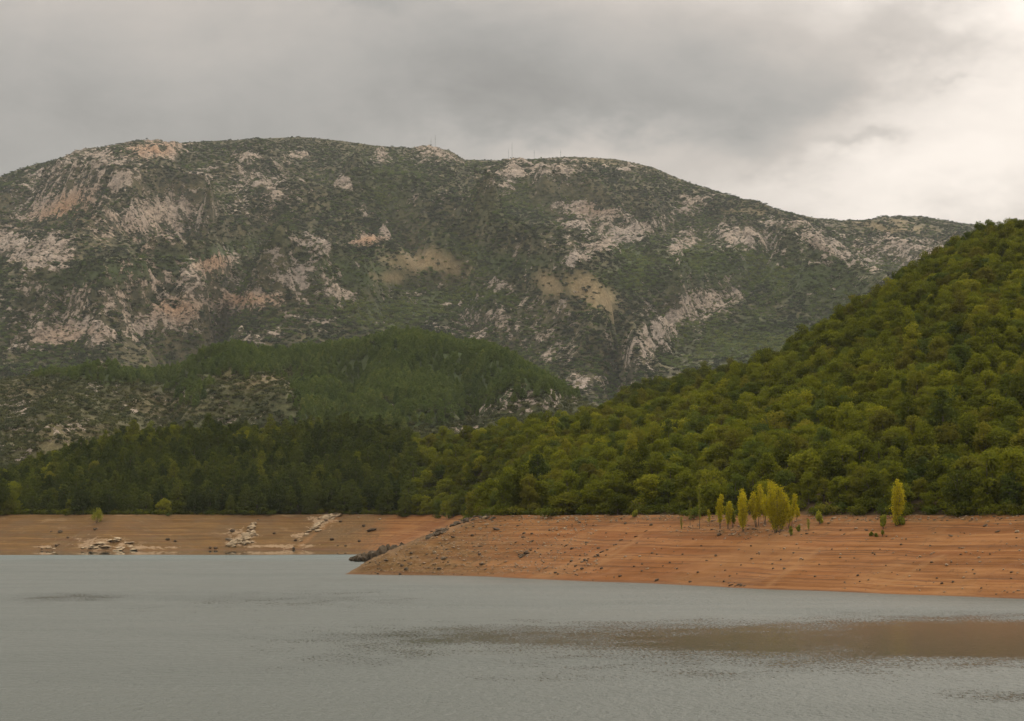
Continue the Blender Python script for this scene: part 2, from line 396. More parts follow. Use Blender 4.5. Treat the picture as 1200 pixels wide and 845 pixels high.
ROCK = [(70, 230, 90, 40, 15, .55), (60, 370, 110, 45, 0, .52), (210, 340, 120, 50, 5, .50), (350, 330, 70, 40, 0, .52), (300, 215, 60, 45, 0, .50), (180, 250, 90, 30, 5, .6), (600, 370, 100, 40, 0, .40), (790, 370, 80, 40, 35, .48), (880, 280, 80, 30, 0, .46), (1050, 300, 90, 35, 0, .45), (700, 270, 90, 30, 15, .44), (660, 200, 110, 12, 0, .45), (110, 195, 90, 22, 15, .58), (72, 238, 58, 17, 25), (12, 288, 20, 40, 70), (52, 300, 34, 22, 35), (120, 272, 30, 10, 20, .6), (185, 254, 66, 19, 6), (142, 212, 20, 12, 20), (185, 178, 34, 9, 5), (116, 190, 27, 8, 10), (55, 203, 34, 7, 18, .8),
        (190, 282, 34, 7, 5, .8), (235, 316, 54, 13, 18), (180, 332, 30, 8, 10, .8), (290, 352, 46, 13, 6), (180, 376, 46, 19, 3), (85, 390, 68, 14, -2), (35, 340, 28, 8, 20, .85), (100, 350, 44, 14, 15, .62), (20, 408, 34, 6, 0, .7),
        (318, 225, 30, 24, 30, .62), (290, 185, 22, 8, 0, .6), (350, 182, 20, 8, 0, .7), (372, 290, 32, 11, -15, .8), (345, 330, 46, 15, -12, .75), (390, 345, 25, 14, 0, .75), (436, 280, 24, 9, 30), (405, 218, 14, 8, 0), (429, 244, 12, 8, 0, .9),
        (513, 180, 34, 10, -8, .75), (444, 184, 16, 6, 0, .9), (600, 204, 24, 13, 35), (655, 197, 44, 6, 0, .85), (727, 196, 26, 4, 0, .8), (695, 250, 54, 12, -12, .85), (715, 284, 66, 11, 24), (675, 262, 28, 9, 0, .75), (772, 262, 18, 8, 20, .8),
        (566, 370, 62, 17, 15, .62), (590, 335, 14, 6, 0, .9), (560, 390, 24, 10, 30, .8), (790, 375, 70, 19, 38), (835, 352, 38, 13, 8, .95), (760, 405, 30, 16, 50, .8), (872, 274, 40, 16, 5, .9), (965, 286, 36, 11, -32), (815, 240, 22, 12, 20, .85), (800, 285, 24, 14, 45, .8),
        (1050, 296, 80, 24, -5, .62), (1085, 318, 34, 8, 15, .8), (920, 262, 60, 7, -10, .6), (355, 375, 50, 14, -8, .5), (300, 395, 60, 10, 0, .45), (640, 405, 60, 25, -30, .45), (690, 450, 40, 12, 0, .6), (470, 345, 30, 14, 0, .4), (260, 205, 60, 16, 0, .42), (500, 230, 60, 20, 0, .3)]
DRY = [(505, 310, 52, 15, -5), (460, 325, 26, 8, 0, .8), (690, 340, 38, 22, -25), (645, 335, 20, 12, -25, .9), (715, 350, 18, 20, 0, .8), (1040, 268, 60, 8, 0, .6), (720, 188, 60, 6, 0, .5), (900, 252, 70, 6, -10, .4)]
ORANGE = [(75, 245, 40, 14, 25), (90, 255, 20, 12, 0), (250, 312, 18, 12), (290, 354, 40, 9), (180, 178, 30, 8), (430, 284, 20, 8), (205, 365, 30, 12), (140, 300, 60, 50, 0, .35), (700, 245, 20, 8, 0, .5), (85, 395, 50, 10, 0, .4)]
LUSH = [(135, 318, 90, 14, 12), (250, 300, 80, 12, 15), (420, 320, 70, 20, -10), (560, 300, 60, 14, -25), (600, 310, 60, 14), (740, 330, 60, 16, 0), (840, 310, 80, 25), (960, 330, 80, 35, -15), (740, 300, 40, 14, -40), (470, 365, 70, 20), (540, 350, 60, 15), (920, 320, 60, 20), (880, 400, 80, 30), (460, 225, 50, 40, 0, .6), (600, 250, 80, 30, 0, .4)]
me, X, Y, Z, S, mheight, mridge = ridge_hill('mountain', MRID, 2350, 500, 3.0, -.34, .36, 1150, 520, m_relief, mountain_mat('mountain_rock_and_scrub', 1.0, .95), 3, sw=m_sw)
U0, V0 = project(X, Y, Z)
def m_masks(X, Y, U, V):
    w = (fbm(X / 90, Y / 60, 4, 61) * 22, fbm(X / 90, Y / 60, 4, 62) * 13)
    rock = blobs(U, V, ROCK, w); dry = np.clip(blobs(U, V, DRY, (w[0] * .9, w[1] * .9)) + fbm(X / 60, Y / 40, 3, 84) * .45, 0, 1)
    speck = fbm(X / 30, Y / 20, 4, 81) * .60
    rock = np.clip(rock * .93 + speck * (.70 + rock * .5) + .01, 0, 1.0)
    rock = rock * (1 - .9 * np.clip(dry * 1.6, 0, 1))
    return rock, np.clip(dry * 1.7 - .35, 0, 1)
rock, dry = m_masks(X, Y, U0, V0)
crag = sstep(.3, .65, rock)
def m_crag(X, Y): return (ridged(X / 30 + Y / 60, Y / 18, 4, 91) - .5) * 7 + (ridged(X / 90, Y / 60, 3, 92) - .5) * 14 + 4
Z = Z + crag * m_crag(X, Y)
me.vertices.foreach_set('co', np.stack([X, Y, Z], -1).astype(np.float32).ravel())
attr(me, 'rock', rock); attr(me, 'dry', dry)
attr(me, 'orange', np.clip(blobs(U0, V0, ORANGE, (0, 0)), 0, 1)); attr(me, 'lush', np.clip(blobs(U0, V0, LUSH, (0, 0)), 0, 1))
tag(mesh_obj('mountain', me), 'long rocky scrub covered mountain closing the view', 'mountain', kind='structure')
from_m = (X, Y, Z)

# ---- the pine-covered foothill in front of it
SRID = [(-420, 430, 1650), (-150, 452, 1620), (0, 440, 1600), (60, 432, 1600), (110, 430, 1600), (160, 432, 1600), (220, 423, 1600), (300, 411, 1620), (360, 405, 1640), (420, 396, 1650), (480, 389, 1650), (520, 393, 1640), (560, 403, 1620), (600, 421, 1600),
        (640, 440, 1580), (670, 455, 1560), (695, 466, 1550), (740, 490, 1520), (900, 540, 1500), (1300, 560, 1500)]
def s_relief(X, Y, s):
    return (ridged(X / 210, Y / 260, 2, 15) - .55) * 26 + fbm(X / 60, Y / 80, 3, 35) * 9
SPUR2 = [((270, 425), (330, 500), 30, 18), ((540, 420), (640, 480), 24, 14), ((120, 450), (60, 520), 30, 18), ((478, 430), (470, 490), 26, 7)]
VALE2 = [((200, 440), (190, 500), 22, 20), ((420, 420), (400, 490), 18, 14), ((540, 410), (560, 500), 18, 12)]
def s_sw(X, Y, z, s):
    U, V = project(X, Y, z); o = 0
    for p, q, w, amp in SPUR2: o = o + amp * np.exp(-(seg_dist(U, V, p, q) / w) ** 2)
    for p, q, w, amp in VALE2: o = o - amp * np.exp(-(seg_dist(U, V, p, q) / w) ** 2)
    return o * np.clip((1 - s) * 5, 0, 1)
me, X, Y, Z, S, sheight, sridge = ridge_hill('hill', SRID, 1000, 590, 5.0, -.34, .20, 620, 330, s_relief, mountain_mat('foothill_rock_and_scrub', 2.0, .82), 5, sw=s_sw, shape=.7)
ROCK2 = [(625, 466, 70, 17, 12), (585, 480, 40, 14, 0, .8), (660, 458, 36, 10, -15), (560, 465, 26, 8, 0, .7), (25, 478, 24, 13, 0, .95), (60, 503, 60, 17, 0, .62), (160, 480, 26, 10, -20, .8), (300, 436, 46, 12, -10, .55), (300, 492, 70, 9, 0, .6), (550, 505, 46, 6, 0, .85), (488, 396, 12, 5, 0, .9), (20, 530, 40, 18, 0, .55), (230, 465, 40, 14, 0, .5), (462, 477, 16, 5, 0, .8), (110, 455, 40, 12, 0, .45)]
DRY2 = [(80, 510, 80, 25, 0, .55), (310, 440, 60, 14, 0, .7), (180, 475, 60, 14, 0, .5), (40, 460, 50, 14, 0, .5)]
PINES = [(510, 432, 130, 52), (330, 419, 150, 11), (400, 450, 50, 60), (250, 428, 100, 13), (60, 437, 70, 7), (440, 492, 90, 14), (160, 440, 60, 12), (220, 455, 28, 28, 0, .6), (600, 440, 50, 14, -25), (640, 447, 40, 8, -25, .9)]
def s_masks(X, Y, U, V):
    w = (fbm(X / 40, Y / 50, 3, 63) * 16, fbm(X / 40, Y / 50, 3, 64) * 9)
    rock = blobs(U, V, ROCK2, w); pine = blobs(U, V, PINES, w)
    rock = np.clip(rock * .58 + fbm(X / 12, Y / 15, 4, 83) * .5 * (.4 + rock * .6) + .02, 0, 1.0) * (1 - .8 * sstep(.5, .8, pine))
    return rock, np.clip(blobs(U, V, DRY2, w), 0, 1), pine
U0, V0 = project(X, Y, Z)
rock, dry, pine = s_masks(X, Y, U0, V0)
Z = Z + sstep(.35, .7, rock) * (ridged(X / 11, Y / 16, 4, 93) - .4) * 4.5
me.vertices.foreach_set('co', np.stack([X, Y, Z], -1).astype(np.float32).ravel())
attr(me, 'rock', rock); attr(me, 'dry', dry); attr(me, 'orange', 0 * rock); attr(me, 'lush', np.clip(sstep(.3, .6, pine) + .45, 0, 1))
tag(mesh_obj('hill', me), 'foothill with pine wood and pale rock patches below the mountain', 'hill', kind='structure')

# ---- wooded shoulder behind the right hillside
BRID = [(560, 530, 940), (640, 505, 930), (690, 481, 930), (720, 460, 935), (745, 445, 940), (800, 432, 950), (850, 424, 960), (890, 416, 960), (940, 402, 960), (1000, 382, 960), (1100, 350, 960), (1300, 300, 950), (1600, 330, 940)]
m_bf, t, out = material('forest_floor')
pos = t.n('ShaderNodeNewGeometry').outputs['Position']
surf(t, out, t.mix(t.noise(pos, .1, 4), (.03, .03, .014), (.06, .05, .025)), .95, .1)
me, X, Y, Z, S, bheight, bridge = ridge_hill('hill', BRID, 800, 600, 7.5, -.01, .40, 160, 60, lambda X, Y, s: fbm(X / 60, Y / 60, 3, 36) * 5, m_bf, 6, shape=.8)
tag(mesh_obj('hill', me), 'wooded shoulder rising behind the right hillside', 'hill', kind='structure')

# ------------------------------------------------------------------ water
m_w, t, out = material('reservoir_water')
pos = t.n('ShaderNodeNewGeometry').outputs['Position']
s_ = t.n('ShaderNodeSeparateXYZ', {0: pos}); X_, Y_, Z_ = s_.outputs
def gauss(cx, cy, rx, ry, wob):
    dx = t.m('DIVIDE', t.m('ADD', t.m('SUBTRACT', X_, cx), t.m('MULTIPLY', wob, rx * .35)), rx)
    dy = t.m('DIVIDE', t.m('ADD', t.m('SUBTRACT', Y_, cy), t.m('MULTIPLY', wob, ry * .5)), ry)
    r2 = t.m('ADD', t.m('MULTIPLY', dx, dx), t.m('MULTIPLY', dy, dy))
    return t.m('EXPONENT', t.m('MULTIPLY', r2, -1.0))
wob = t.m('SUBTRACT', t.noise(t.vscale(pos, (.018, .03, 1)), 1.0, 4, .6), .5)
wob = t.m('MULTIPLY', wob, 3.0)
calm = None
# wind shadows: smooth patches of water (centre, radii in metres)
def wpatch(u, v, ru, v0, v1, st=1.0):
    Yc = on_water(600, v)[1]; y0 = on_water(600, v1)[1]; y1 = on_water(600, v0)[1]
    return gauss((u - 600) / F * Yc, (y0 + y1) / 2, ru / F * Yc, (y1 - y0) / 2, wob), st
for args in ((1250, 752, 380, 724, 780, 1.35), (900, 755, 380, 726, 786, .95), (600, 750, 280, 727, 776, .66), (90, 700, 90, 693, 707, .55), (330, 705, 180, 690, 722, .40), (1180, 818, 100, 808, 828, .5), (420, 768, 150, 750, 788, .42), (820, 790, 160, 780, 800, .4)):
    g, st = wpatch(*args)
    g = t.m('MULTIPLY', g, st)
    calm = g if calm is None else t.m('MAXIMUM', calm, g)
hf = t.m('ADD', t.m('MULTIPLY', t.noise(t.vscale(pos, (3.2, .9, 1)), 1.0, 2, .7), .65), t.m('MULTIPLY', t.noise(t.vscale(pos, (.16, .10, 1)), 1.0, 3, .6), .35))
calm = t.ss(t.m('ADD', calm, t.m('MULTIPLY', t.m('SUBTRACT', hf, .5), 2.4)), .30, .78)
shelter = t.ss(t.m('ADD', t.m('ADD', Y_, t.m('MULTIPLY', X_, -.12)), t.m('MULTIPLY', wob, 9.0)), 628, 646)
calm = t.m('MINIMUM', t.m('MAXIMUM', calm, shelter), 1.0)
streak = t.noise(t.vscale(pos, (.012, .022, 1)), 1.0, 5, .6)
rough_amt = t.m('MULTIPLY', t.m('SUBTRACT', 1.0, calm), t.ss(streak, .30, .70, .62, 1.2))
w1 = t.noise(t.vscale(pos, (1.3, .55, 1)), 1.0, 3, .6); w2 = t.noise(t.vscale(pos, (3.6, 2.6, 1)), 1.0, 3, .65)
hgt = t.m('ADD', w1, t.m('MULTIPLY', w2, .35))
hgt = t.m('MULTIPLY', hgt, t.m('MAXIMUM', rough_amt, t.m('MULTIPLY', t.m('SUBTRACT', 1.0, shelter), .07)))
bmp = t.n('ShaderNodeBump', {'Height': hgt, 'Strength': 1.0, 'Distance': .45}).outputs[0]
teal = t.ss(t.m('ADD', Y_, t.m('MULTIPLY', wob, 12.0)), 520, 620)
body = t.mix(t.m('MULTIPLY', teal, .8), (.026, .034, .022), (.034, .060, .052))
rgh = t.m('MULTIPLY', t.m('ADD', .135, t.m('MULTIPLY', rough_amt, .265)), t.ss(shelter, 0.0, 1.0, 1.0, .12))
b = t.n('ShaderNodeBsdfPrincipled', {'Base Color': body, 'Roughness': rgh, 'IOR': 1.333, 'Specular IOR Level': .5, 'Normal': bmp})
t.t.links.new(b.outputs[0], out.inputs[0])
n = 9
xs = np.linspace(-9000, 9000, n); Xw, Yw = np.meshgrid(xs, xs)
me = new_mesh('water', np.stack([Xw, Yw, 0 * Xw], -1).reshape(-1, 3), grid_faces(n, n), [m_w], True)
tag(mesh_obj('water', me), 'wind rippled grey green reservoir water', 'water', kind='structure')

# ------------------------------------------------------------------ foliage builders
def leaf_cards(P, N, size, rng, aspect=.62, fold=.35):
    n = len(P)
    N = N / (np.linalg.norm(N, axis=1, keepdims=True) + 1e-9)
    r = rng.normal(size=(n, 3)); T = np.cross(N, r); T /= (np.linalg.norm(T, axis=1, keepdims=True) + 1e-9)
    B = np.cross(N, T)
    s = size[:, None] if hasattr(size, '__len__') else size
    v0 = P - T * s * .5 ; v2 = P + T * s * .5
    v1 = P + B * s * .5 * aspect - N * s * fold * .3; v3 = P - B * s * .5 * aspect - N * s * fold * .3
    V = np.stack([v0, v1, v2, v3], 1).reshape(-1, 3)
    Fc = np.arange(4 * n).reshape(n, 4)
    return V, Fc
def unit(rng, n):
    d = rng.normal(size=(n, 3)); return d / np.linalg.norm(d, axis=1, keepdims=True)
def lobes_to_leaves(C, Rr, per, rng, size, flat=.8, jitter=.55, up=.35):
    P = []; N = []
    for c, r in zip(C, Rr):
        k = max(12, int(per * r * r)); d = unit(rng, k); d[:, 2] = np.where(rng.random(k) < up, np.abs(d[:, 2]), d[:, 2])
        rad = r * (.62 + .58 * rng.random((k, 1)))
        P.append(c + d * rad * np.array([1, 1, flat])); N.append(d + rng.normal(size=(k, 3)) * jitter)
    P = np.concatenate(P); N = np.concatenate(N)
    return leaf_cards(P, N, size * (.7 + .6 * rng.random(len(P))), rng)
def tube(path, radii, k=6):
    path = np.asarray(path, float); V = []; Fc = []
    for i, p in enumerate(path):
        d = path[min(i + 1, len(path) - 1)] - path[max(i - 1, 0)]; d /= np.linalg.norm(d) + 1e-9
        a = np.cross(d, [0.31, .95, .05]); a /= np.linalg.norm(a) + 1e-9; b = np.cross(d, a)
        for j in range(k):
            th = 2 * math.pi * j / k; V.append(p + radii[i] * (a * math.cos(th) + b * math.sin(th)))
    for i in range(len(path) - 1):
        for j in range(k):
            Fc.append((i * k + j, i * k + (j + 1) % k, (i + 1) * k + (j + 1) % k, (i + 1) * k + j))
    return np.array(V), np.array(Fc)
def join(parts):
    V = []; Fc = []; o = 0
    for v, f in parts: V.append(v); Fc.append(f + o); o += len(v)
    return np.concatenate(V), np.concatenate(Fc)
def broadleaf(seed, h=7.2, w=3.1, per=84, size=.44):
    rng = np.random.default_rng(seed)
    n = rng.integers(26, 36); C = []; Rr = []
    for i in range(n):
        d = unit(rng, 1)[0]; q = rng.random() ** .4
        C.append((d[0] * w * .72 * q, d[1] * w * .72 * q, h * .54 + d[2] * h * .38 * q)); Rr.append(rng.uniform(.5, 1.15))
    C.append((rng.normal() * .4, rng.normal() * .4, h * .80)); Rr.append(1.2)
    for i in range(6):
        th = rng.random() * 6.28; C.append((math.cos(th) * w * .6, math.sin(th) * w * .6, h * .17)); Rr.append(1.15)
    C = np.array(C)
    crown = lobes_to_leaves(C, Rr, per, rng, size)
    tr = [tube([(0, 0, -.4), (.06, 0, h * .2), (-.05, .08, h * .45), (.05, 0, h * .75)], [.22, .17, .12, .04])]
    for i in range(6):
        c = C[i]; tr.append(tube([(0, 0, h * .25), (c[0] * .5, c[1] * .5, h * .22 + c[2] * .35), tuple(c)], [.10, .07, .03], 5))
    return crown, join(tr)
def pine(seed, h=10.0, w=2.3, per=62, size=.5):
    rng = np.random.default_rng(seed); C = []; Rr = []
    z = h * .10
    while z < h * .97:
        q = z / h; rad = w * (1 - q ** 2.2) ** .8 * (.8 + .2 * min(1, q * 5))
        k = max(2, int(6 * rad / w + 1.5)); ph = rng.random() * 6.28
        for i in range(k):
            th = ph + 6.28 * i / k + rng.normal() * .2; rr = rad * rng.uniform(.5, .95)
            C.append((math.cos(th) * rr, math.sin(th) * rr, z + rng.normal() * .25)); Rr.append(.5 + .42 * rad / w + rng.random() * .15)
        z += h * .085
    C.append((0, 0, h * .96)); Rr.append(.34)
    crown = lobes_to_leaves(np.array(C), Rr, per, rng, size, flat=.75, jitter=.5, up=.3)
    tr = [tube([(0, 0, -.4), (.04, 0, h * .4), (0, .04, h * .93)], [.20, .13, .03])]
    for i in range(0, len(C) - 1, 5):
        c = C[i]; tr.append(tube([(0, 0, c[2] - .2), (c[0] * .6, c[1] * .6, c[2] - .05), c], [.06, .04, .02], 4))
    return crown, join(tr)
def scrub(seed, per=16):
    rng = np.random.default_rng(seed); C = []; Rr = []
    for i in range(4):
        th = rng.random() * 6.28; C.append((math.cos(th) * .3, math.sin(th) * .3, .30 + rng.random() * .25)); Rr.append(rng.uniform(.3, .48))
    return lobes_to_leaves(np.array(C), [r * 1.0 for r in Rr], per * 6, rng, .30, flat=.85, jitter=.35, up=.6)
def shrub_tree(seed, h, w, stems, size, base=.18, per=260, lean=.12):
    """upright poplar or willow: rising stems, narrow flame of small leaves"""
    rng = np.random.default_rng(seed); P = []; N = []; S_ = []; tr = []
    for s in range(stems):
        th = rng.random() * 6.28; off = (w * .46 * math.sqrt(rng.random())) if stems > 1 else 0
        hh = h * (1.0 if s == 0 else rng.uniform(.55, .97)); bx, by = math.cos(th) * off * .3, math.sin(th) * off * .3
        tx, ty = math.cos(th) * off, math.sin(th) * off
        path = [(bx, by, -.25), (bx + (tx - bx) * .4, by + (ty - by) * .4, hh * .35), (tx, ty, hh * .7), (tx + rng.normal() * .05, ty + rng.normal() * .05, hh)]
        tr.append(tube(path, [.035 * h / 5 + .012, .028 * h / 5 + .008, .015 * h / 5 + .005, .004], 5))
        pw = w / (1 + .28 * (stems > 1) * math.sqrt(stems))
        nb = int(10 + hh * 4)
        for b in range(nb):
            q = base + (1 - base) * (b + rng.random()) / nb
            i = min(2, int(q * 3)); f = q * 3 - i
            p0 = np.array(path[min(i, 2)]) * (1 - f) + np.array(path[min(i + 1, 3)]) * f
            p0[2] = hh * q
            qq = max(0.02, (q - base * .6) / (1 - base * .6)); r = pw * .5 * max(.07, 1.75 * qq ** .6 * (1.02 - min(1, qq)) ** 1.0) * rng.uniform(.5, 1.2)
            a = rng.random() * 6.28; tip = p0 + np.array([math.cos(a) * r, math.sin(a) * r, r * 1.3 + .15])
            k = max(6, int(per / nb * .9 * (.4 + r / (pw * .5))))
            tt = rng.random((k, 1)) ** .7
            P.append(p0 + (tip - p0) * tt + rng.normal(size=(k, 3)) * np.array([.17, .17, .19]) * (.42 + w * .2)); N.append(unit(rng, k) + np.array([0, 0, .4])); S_.append(np.full(k, size))
            tr.append(tube([p0, tip], [.012, .004], 3) if False else tube([p0 - (0, 0, .1), (p0 + tip) / 2, tip], [.014, .009, .004], 4))
    P = np.concatenate(P); keep = P[:, 2] < h * 1.02; P = P[keep]; N = np.concatenate(N)[keep]; S_ = np.concatenate(S_)[keep]
    return leaf_cards(P, N, S_ * (.6 + .8 * rng.random(len(P))), rng), join(tr)

def bush_tree(seed, h, w, size, per):
    rng = np.random.default_rng(seed); C = []; Rr = []; tr = []
    for i in range(9):
        th = rng.random() * 6.28; q = rng.random() ** .5; zz = h * rng.uniform(.22, .72)
        rad = w * .34 * q * (1 - .5 * zz / h)
        C.append((math.cos(th) * rad, math.sin(th) * rad, zz)); Rr.append(w * rng.uniform(.17, .27))
        tr.append(tube([(0, 0, -.25), (math.cos(th) * rad * .4, math.sin(th) * rad * .4, zz * .5), C[-1]], [.03, .02, .01], 4))
    P = []; N = []
    for c, r_ in zip(C, Rr):
        k = per; d = unit(rng, k); P.append(np.array(c) + d * r_ * (.5 + .6 * rng.random((k, 1))) * np.array([1, 1, 1.25])); N.append(d + rng.normal(size=(k, 3)) * .5)
        for j in range(3):
            k2 = per // 6; tt = rng.random((k2, 1)); ax = np.array([rng.normal() * .15, rng.normal() * .15, 1.0]) * (h * .28)
            P.append(np.array(c) + rng.normal(size=3) * r_ * .4 + ax * tt + rng.normal(size=(k2, 3)) * .06 * (1.2 - tt)); N.append(unit(rng, k2))
    P = np.concatenate(P); N = np.concatenate(N); kp = (P[:, 2] > .02) & (P[:, 2] < h * 1.03)
    return leaf_cards(P[kp], N[kp], size * (.6 + .8 * rng.random(kp.sum())), rng), join(tr)
def vf_mesh(name, vf, mat, smooth=False): return new_mesh(name, vf[0], vf[1], [mat], smooth)
def both_mesh(name, crown, trunk, mc, mt):
    V, Fc = join([crown, trunk]); idx = np.concatenate([np.zeros(len(crown[1])), np.ones(len(trunk[1]))])
    return new_mesh(name, V, Fc, [mc, mt], False, idx)

OAKS = [broadleaf(100 + i, h=(7.2, 6.0, 8.4, 6.6, 7.6, 5.2, 8.8, 7.0)[i], w=(3.1, 3.4, 2.5, 3.6, 2.7, 3.0, 2.2, 3.9)[i]) for i in range(8)]
PNS = [pine(200 + i, h=(9.4, 8.4, 9.8, 8.8)[i], w=(2.8, 3.1, 2.6, 3.2)[i]) for i in range(4)]
OAK_M = [(vf_mesh('oak_crown', c, M_OAK), vf_mesh('oak_trunk', tr, M_BARK, True)) for c, tr in OAKS]
PINE_M = [(vf_mesh('pine_crown', c, M_PINE), vf_mesh('pine_trunk', tr, M_BARK, True)) for c, tr in PNS]

# ---- scattering for what nobody could count: one object, geometry nodes
def scatter(name, P, rz, scl, var, tint, protos, label, cat):
    me = bpy.data.meshes.new(name); me.vertices.add(len(P)); me.vertices.foreach_set('co', np.asarray(P, np.float32).ravel())
    n = len(P)
    for nm, typ, arr in (('rot', 'FLOAT_VECTOR', np.stack([0 * rz, 0 * rz, rz], 1)), ('scl', 'FLOAT_VECTOR', scl), ('var', 'INT', var), ('tint', 'FLOAT', tint)):
        a = me.attributes.new(nm, typ, 'POINT')
        a.data.foreach_set('vector' if typ == 'FLOAT_VECTOR' else 'value', np.asarray(arr, np.int32 if typ == 'INT' else np.float32).ravel())
    o = mesh_obj(name, me)
    ng = bpy.data.node_groups.new(name, 'GeometryNodeTree')
    ng.interface.new_socket('Geometry', in_out='INPUT', socket_type='NodeSocketGeometry')
    ng.interface.new_socket('Geometry', in_out='OUTPUT', socket_type='NodeSocketGeometry')
    t = NT(ng); gi = t.n('NodeGroupInput'); go = t.n('NodeGroupOutput'); jn = t.n('GeometryNodeJoinGeometry')
    def na(nm, typ):
        nd = t.n('GeometryNodeInputNamedAttribute', data_type=typ); nd.inputs['Name'].default_value = nm
        return nd.outputs['Attribute']
    for k, pm in enumerate(protos):
        po = bpy.data.objects.new(name + '_kind', pm)
        oi = t.n('GeometryNodeObjectInfo', {'Object': po})
        cmpn = t.n('FunctionNodeCompare', data_type='INT', operation='EQUAL')
        t.t.links.new(na('var', 'INT'), cmpn.inputs[2]); cmpn.inputs[3].default_value = k
        ip = t.n('GeometryNodeInstanceOnPoints', {'Points': gi.outputs[0], 'Selection': cmpn.outputs[0], 'Instance': oi.outputs['Geometry']})
        e2r = t.n('FunctionNodeEulerToRotation'); t.t.links.new(na('rot', 'FLOAT_VECTOR'), e2r.inputs[0])
        t.t.links.new(e2r.outputs[0], ip.inputs['Rotation']); t.t.links.new(na('scl', 'FLOAT_VECTOR'), ip.inputs['Scale'])
        t.t.links.new(ip.outputs[0], jn.inputs[0])
    t.t.links.new(jn.outputs[0], go.inputs[0])
    md = o.modifiers.new('scatter', 'NODES'); md.node_group = ng
    return tag(o, label, cat, kind='stuff')

# ---- forest on the near slopes
def jgrid(a0, a1, y0, y1, step, rng):
    out = []
    ys = np.arange(y0, y1, step)
    for y in ys:
        xs = np.arange(a0 * y, a1 * y, step)
        out.append(np.stack([xs + rng.uniform(-.42, .42, len(xs)) * step, np.full(len(xs), y) + rng.uniform(-.42, .42, len(xs)) * step], 1))
    return np.concatenate(out)
rng = np.random.default_rng(5)
C = jgrid(-.33, .34, 320, 960, 3.95, rng)
Xc, Yc = C[:, 0], C[:, 1]
D = shore_sdf(Xc, Yc); Zc = near_height(Xc, Yc, False)
rr = np.interp(Xc / Yc, _ra, RID[:, 2])
uc = CU + F * Xc / Yc
dmin = np.where((uc > 470) & (uc < 620) & (Yc > 520), 25.5, 30.4)
ok = (D > dmin + np.clip(fbm(Xc / 16, Yc / 16, 2, 99), -.4, 1) * 3 + rng.uniform(-.8, 1.2, len(D))) & (Yc < rr + 22) & (Zc > 11)
Xc, Yc, Zc, D, uc = (q[ok] for q in (Xc, Yc, Zc, D, uc))
is_pine = (uc + (Yc - 745) * .0 + fbm(Xc / 18, Yc / 18, 2, 77) * 18) < 486 - 0 * Yc
mixn = fbm(Xc / 30, Yc / 30, 2, 78)
# some yellowish broadleaves along the crest and foot of the pine wood
rr_ = np.interp(Xc / Yc, _ra, RID[:, 2])
crest = (Yc > rr_ - 26)
is_pine &= ~((crest & (uc < 330) & (rng.random(len(uc)) < .62)) | (rng.random(len(uc)) < .07) | ((uc < 70) & (rng.random(len(uc)) < .5)))
is_pine |= (~is_pine) & (uc > 486) & (Yc < rr_ - 70) & (rng.random(len(uc)) < .010)
thin = rng.random(len(uc)) < np.where(is_pine, .84, .88)
Xc, Yc, Zc, D, uc, is_pine, crest = (q[thin] for q in (Xc, Yc, Zc, D, uc, is_pine, crest))
patch = fbm(Xc / 45, Yc / 45, 3, 79)
topdark = np.clip((Yc - np.interp(Xc / Yc, _ra, RID[:, 3])) / (np.interp(Xc / Yc, _ra, RID[:, 2]) - np.interp(Xc / Yc, _ra, RID[:, 3])), 0, 1)
tint = .36 + .30 * patch + rng.normal(size=len(uc)) * .22 + np.where(is_pine, -.03, .05) - .12 * topdark * (~is_pine)
tint = np.clip(tint, 0.02, .9)
scl1 = rng.uniform(.62, 1.25, len(uc)) * np.where(is_pine, .95, .94)
scl = np.stack([scl1 * rng.uniform(.82, 1.2, len(uc)), scl1 * rng.uniform(.82, 1.2, len(uc)), scl1 * rng.uniform(.85, 1.22, len(uc))], 1)
rz = rng.uniform(0, 6.28, len(uc)); var = np.where(is_pine, rng.integers(0, 4, len(uc)), rng.integers(0, 8, len(uc)))
inframe = (uc > -25) & (uc < 1225)
order = np.argsort(np.where(inframe, 0, 1e6) + Yc)
oak_idx = [i for i in order if not is_pine[i]]; pine_idx = [i for i in order if is_pine[i]]
def ones(idx): return np.array(idx[:300]), np.array(idx[300:])
oak_one, oak_rest = ones(oak_idx); pine_one, pine_rest = ones(pine_idx)

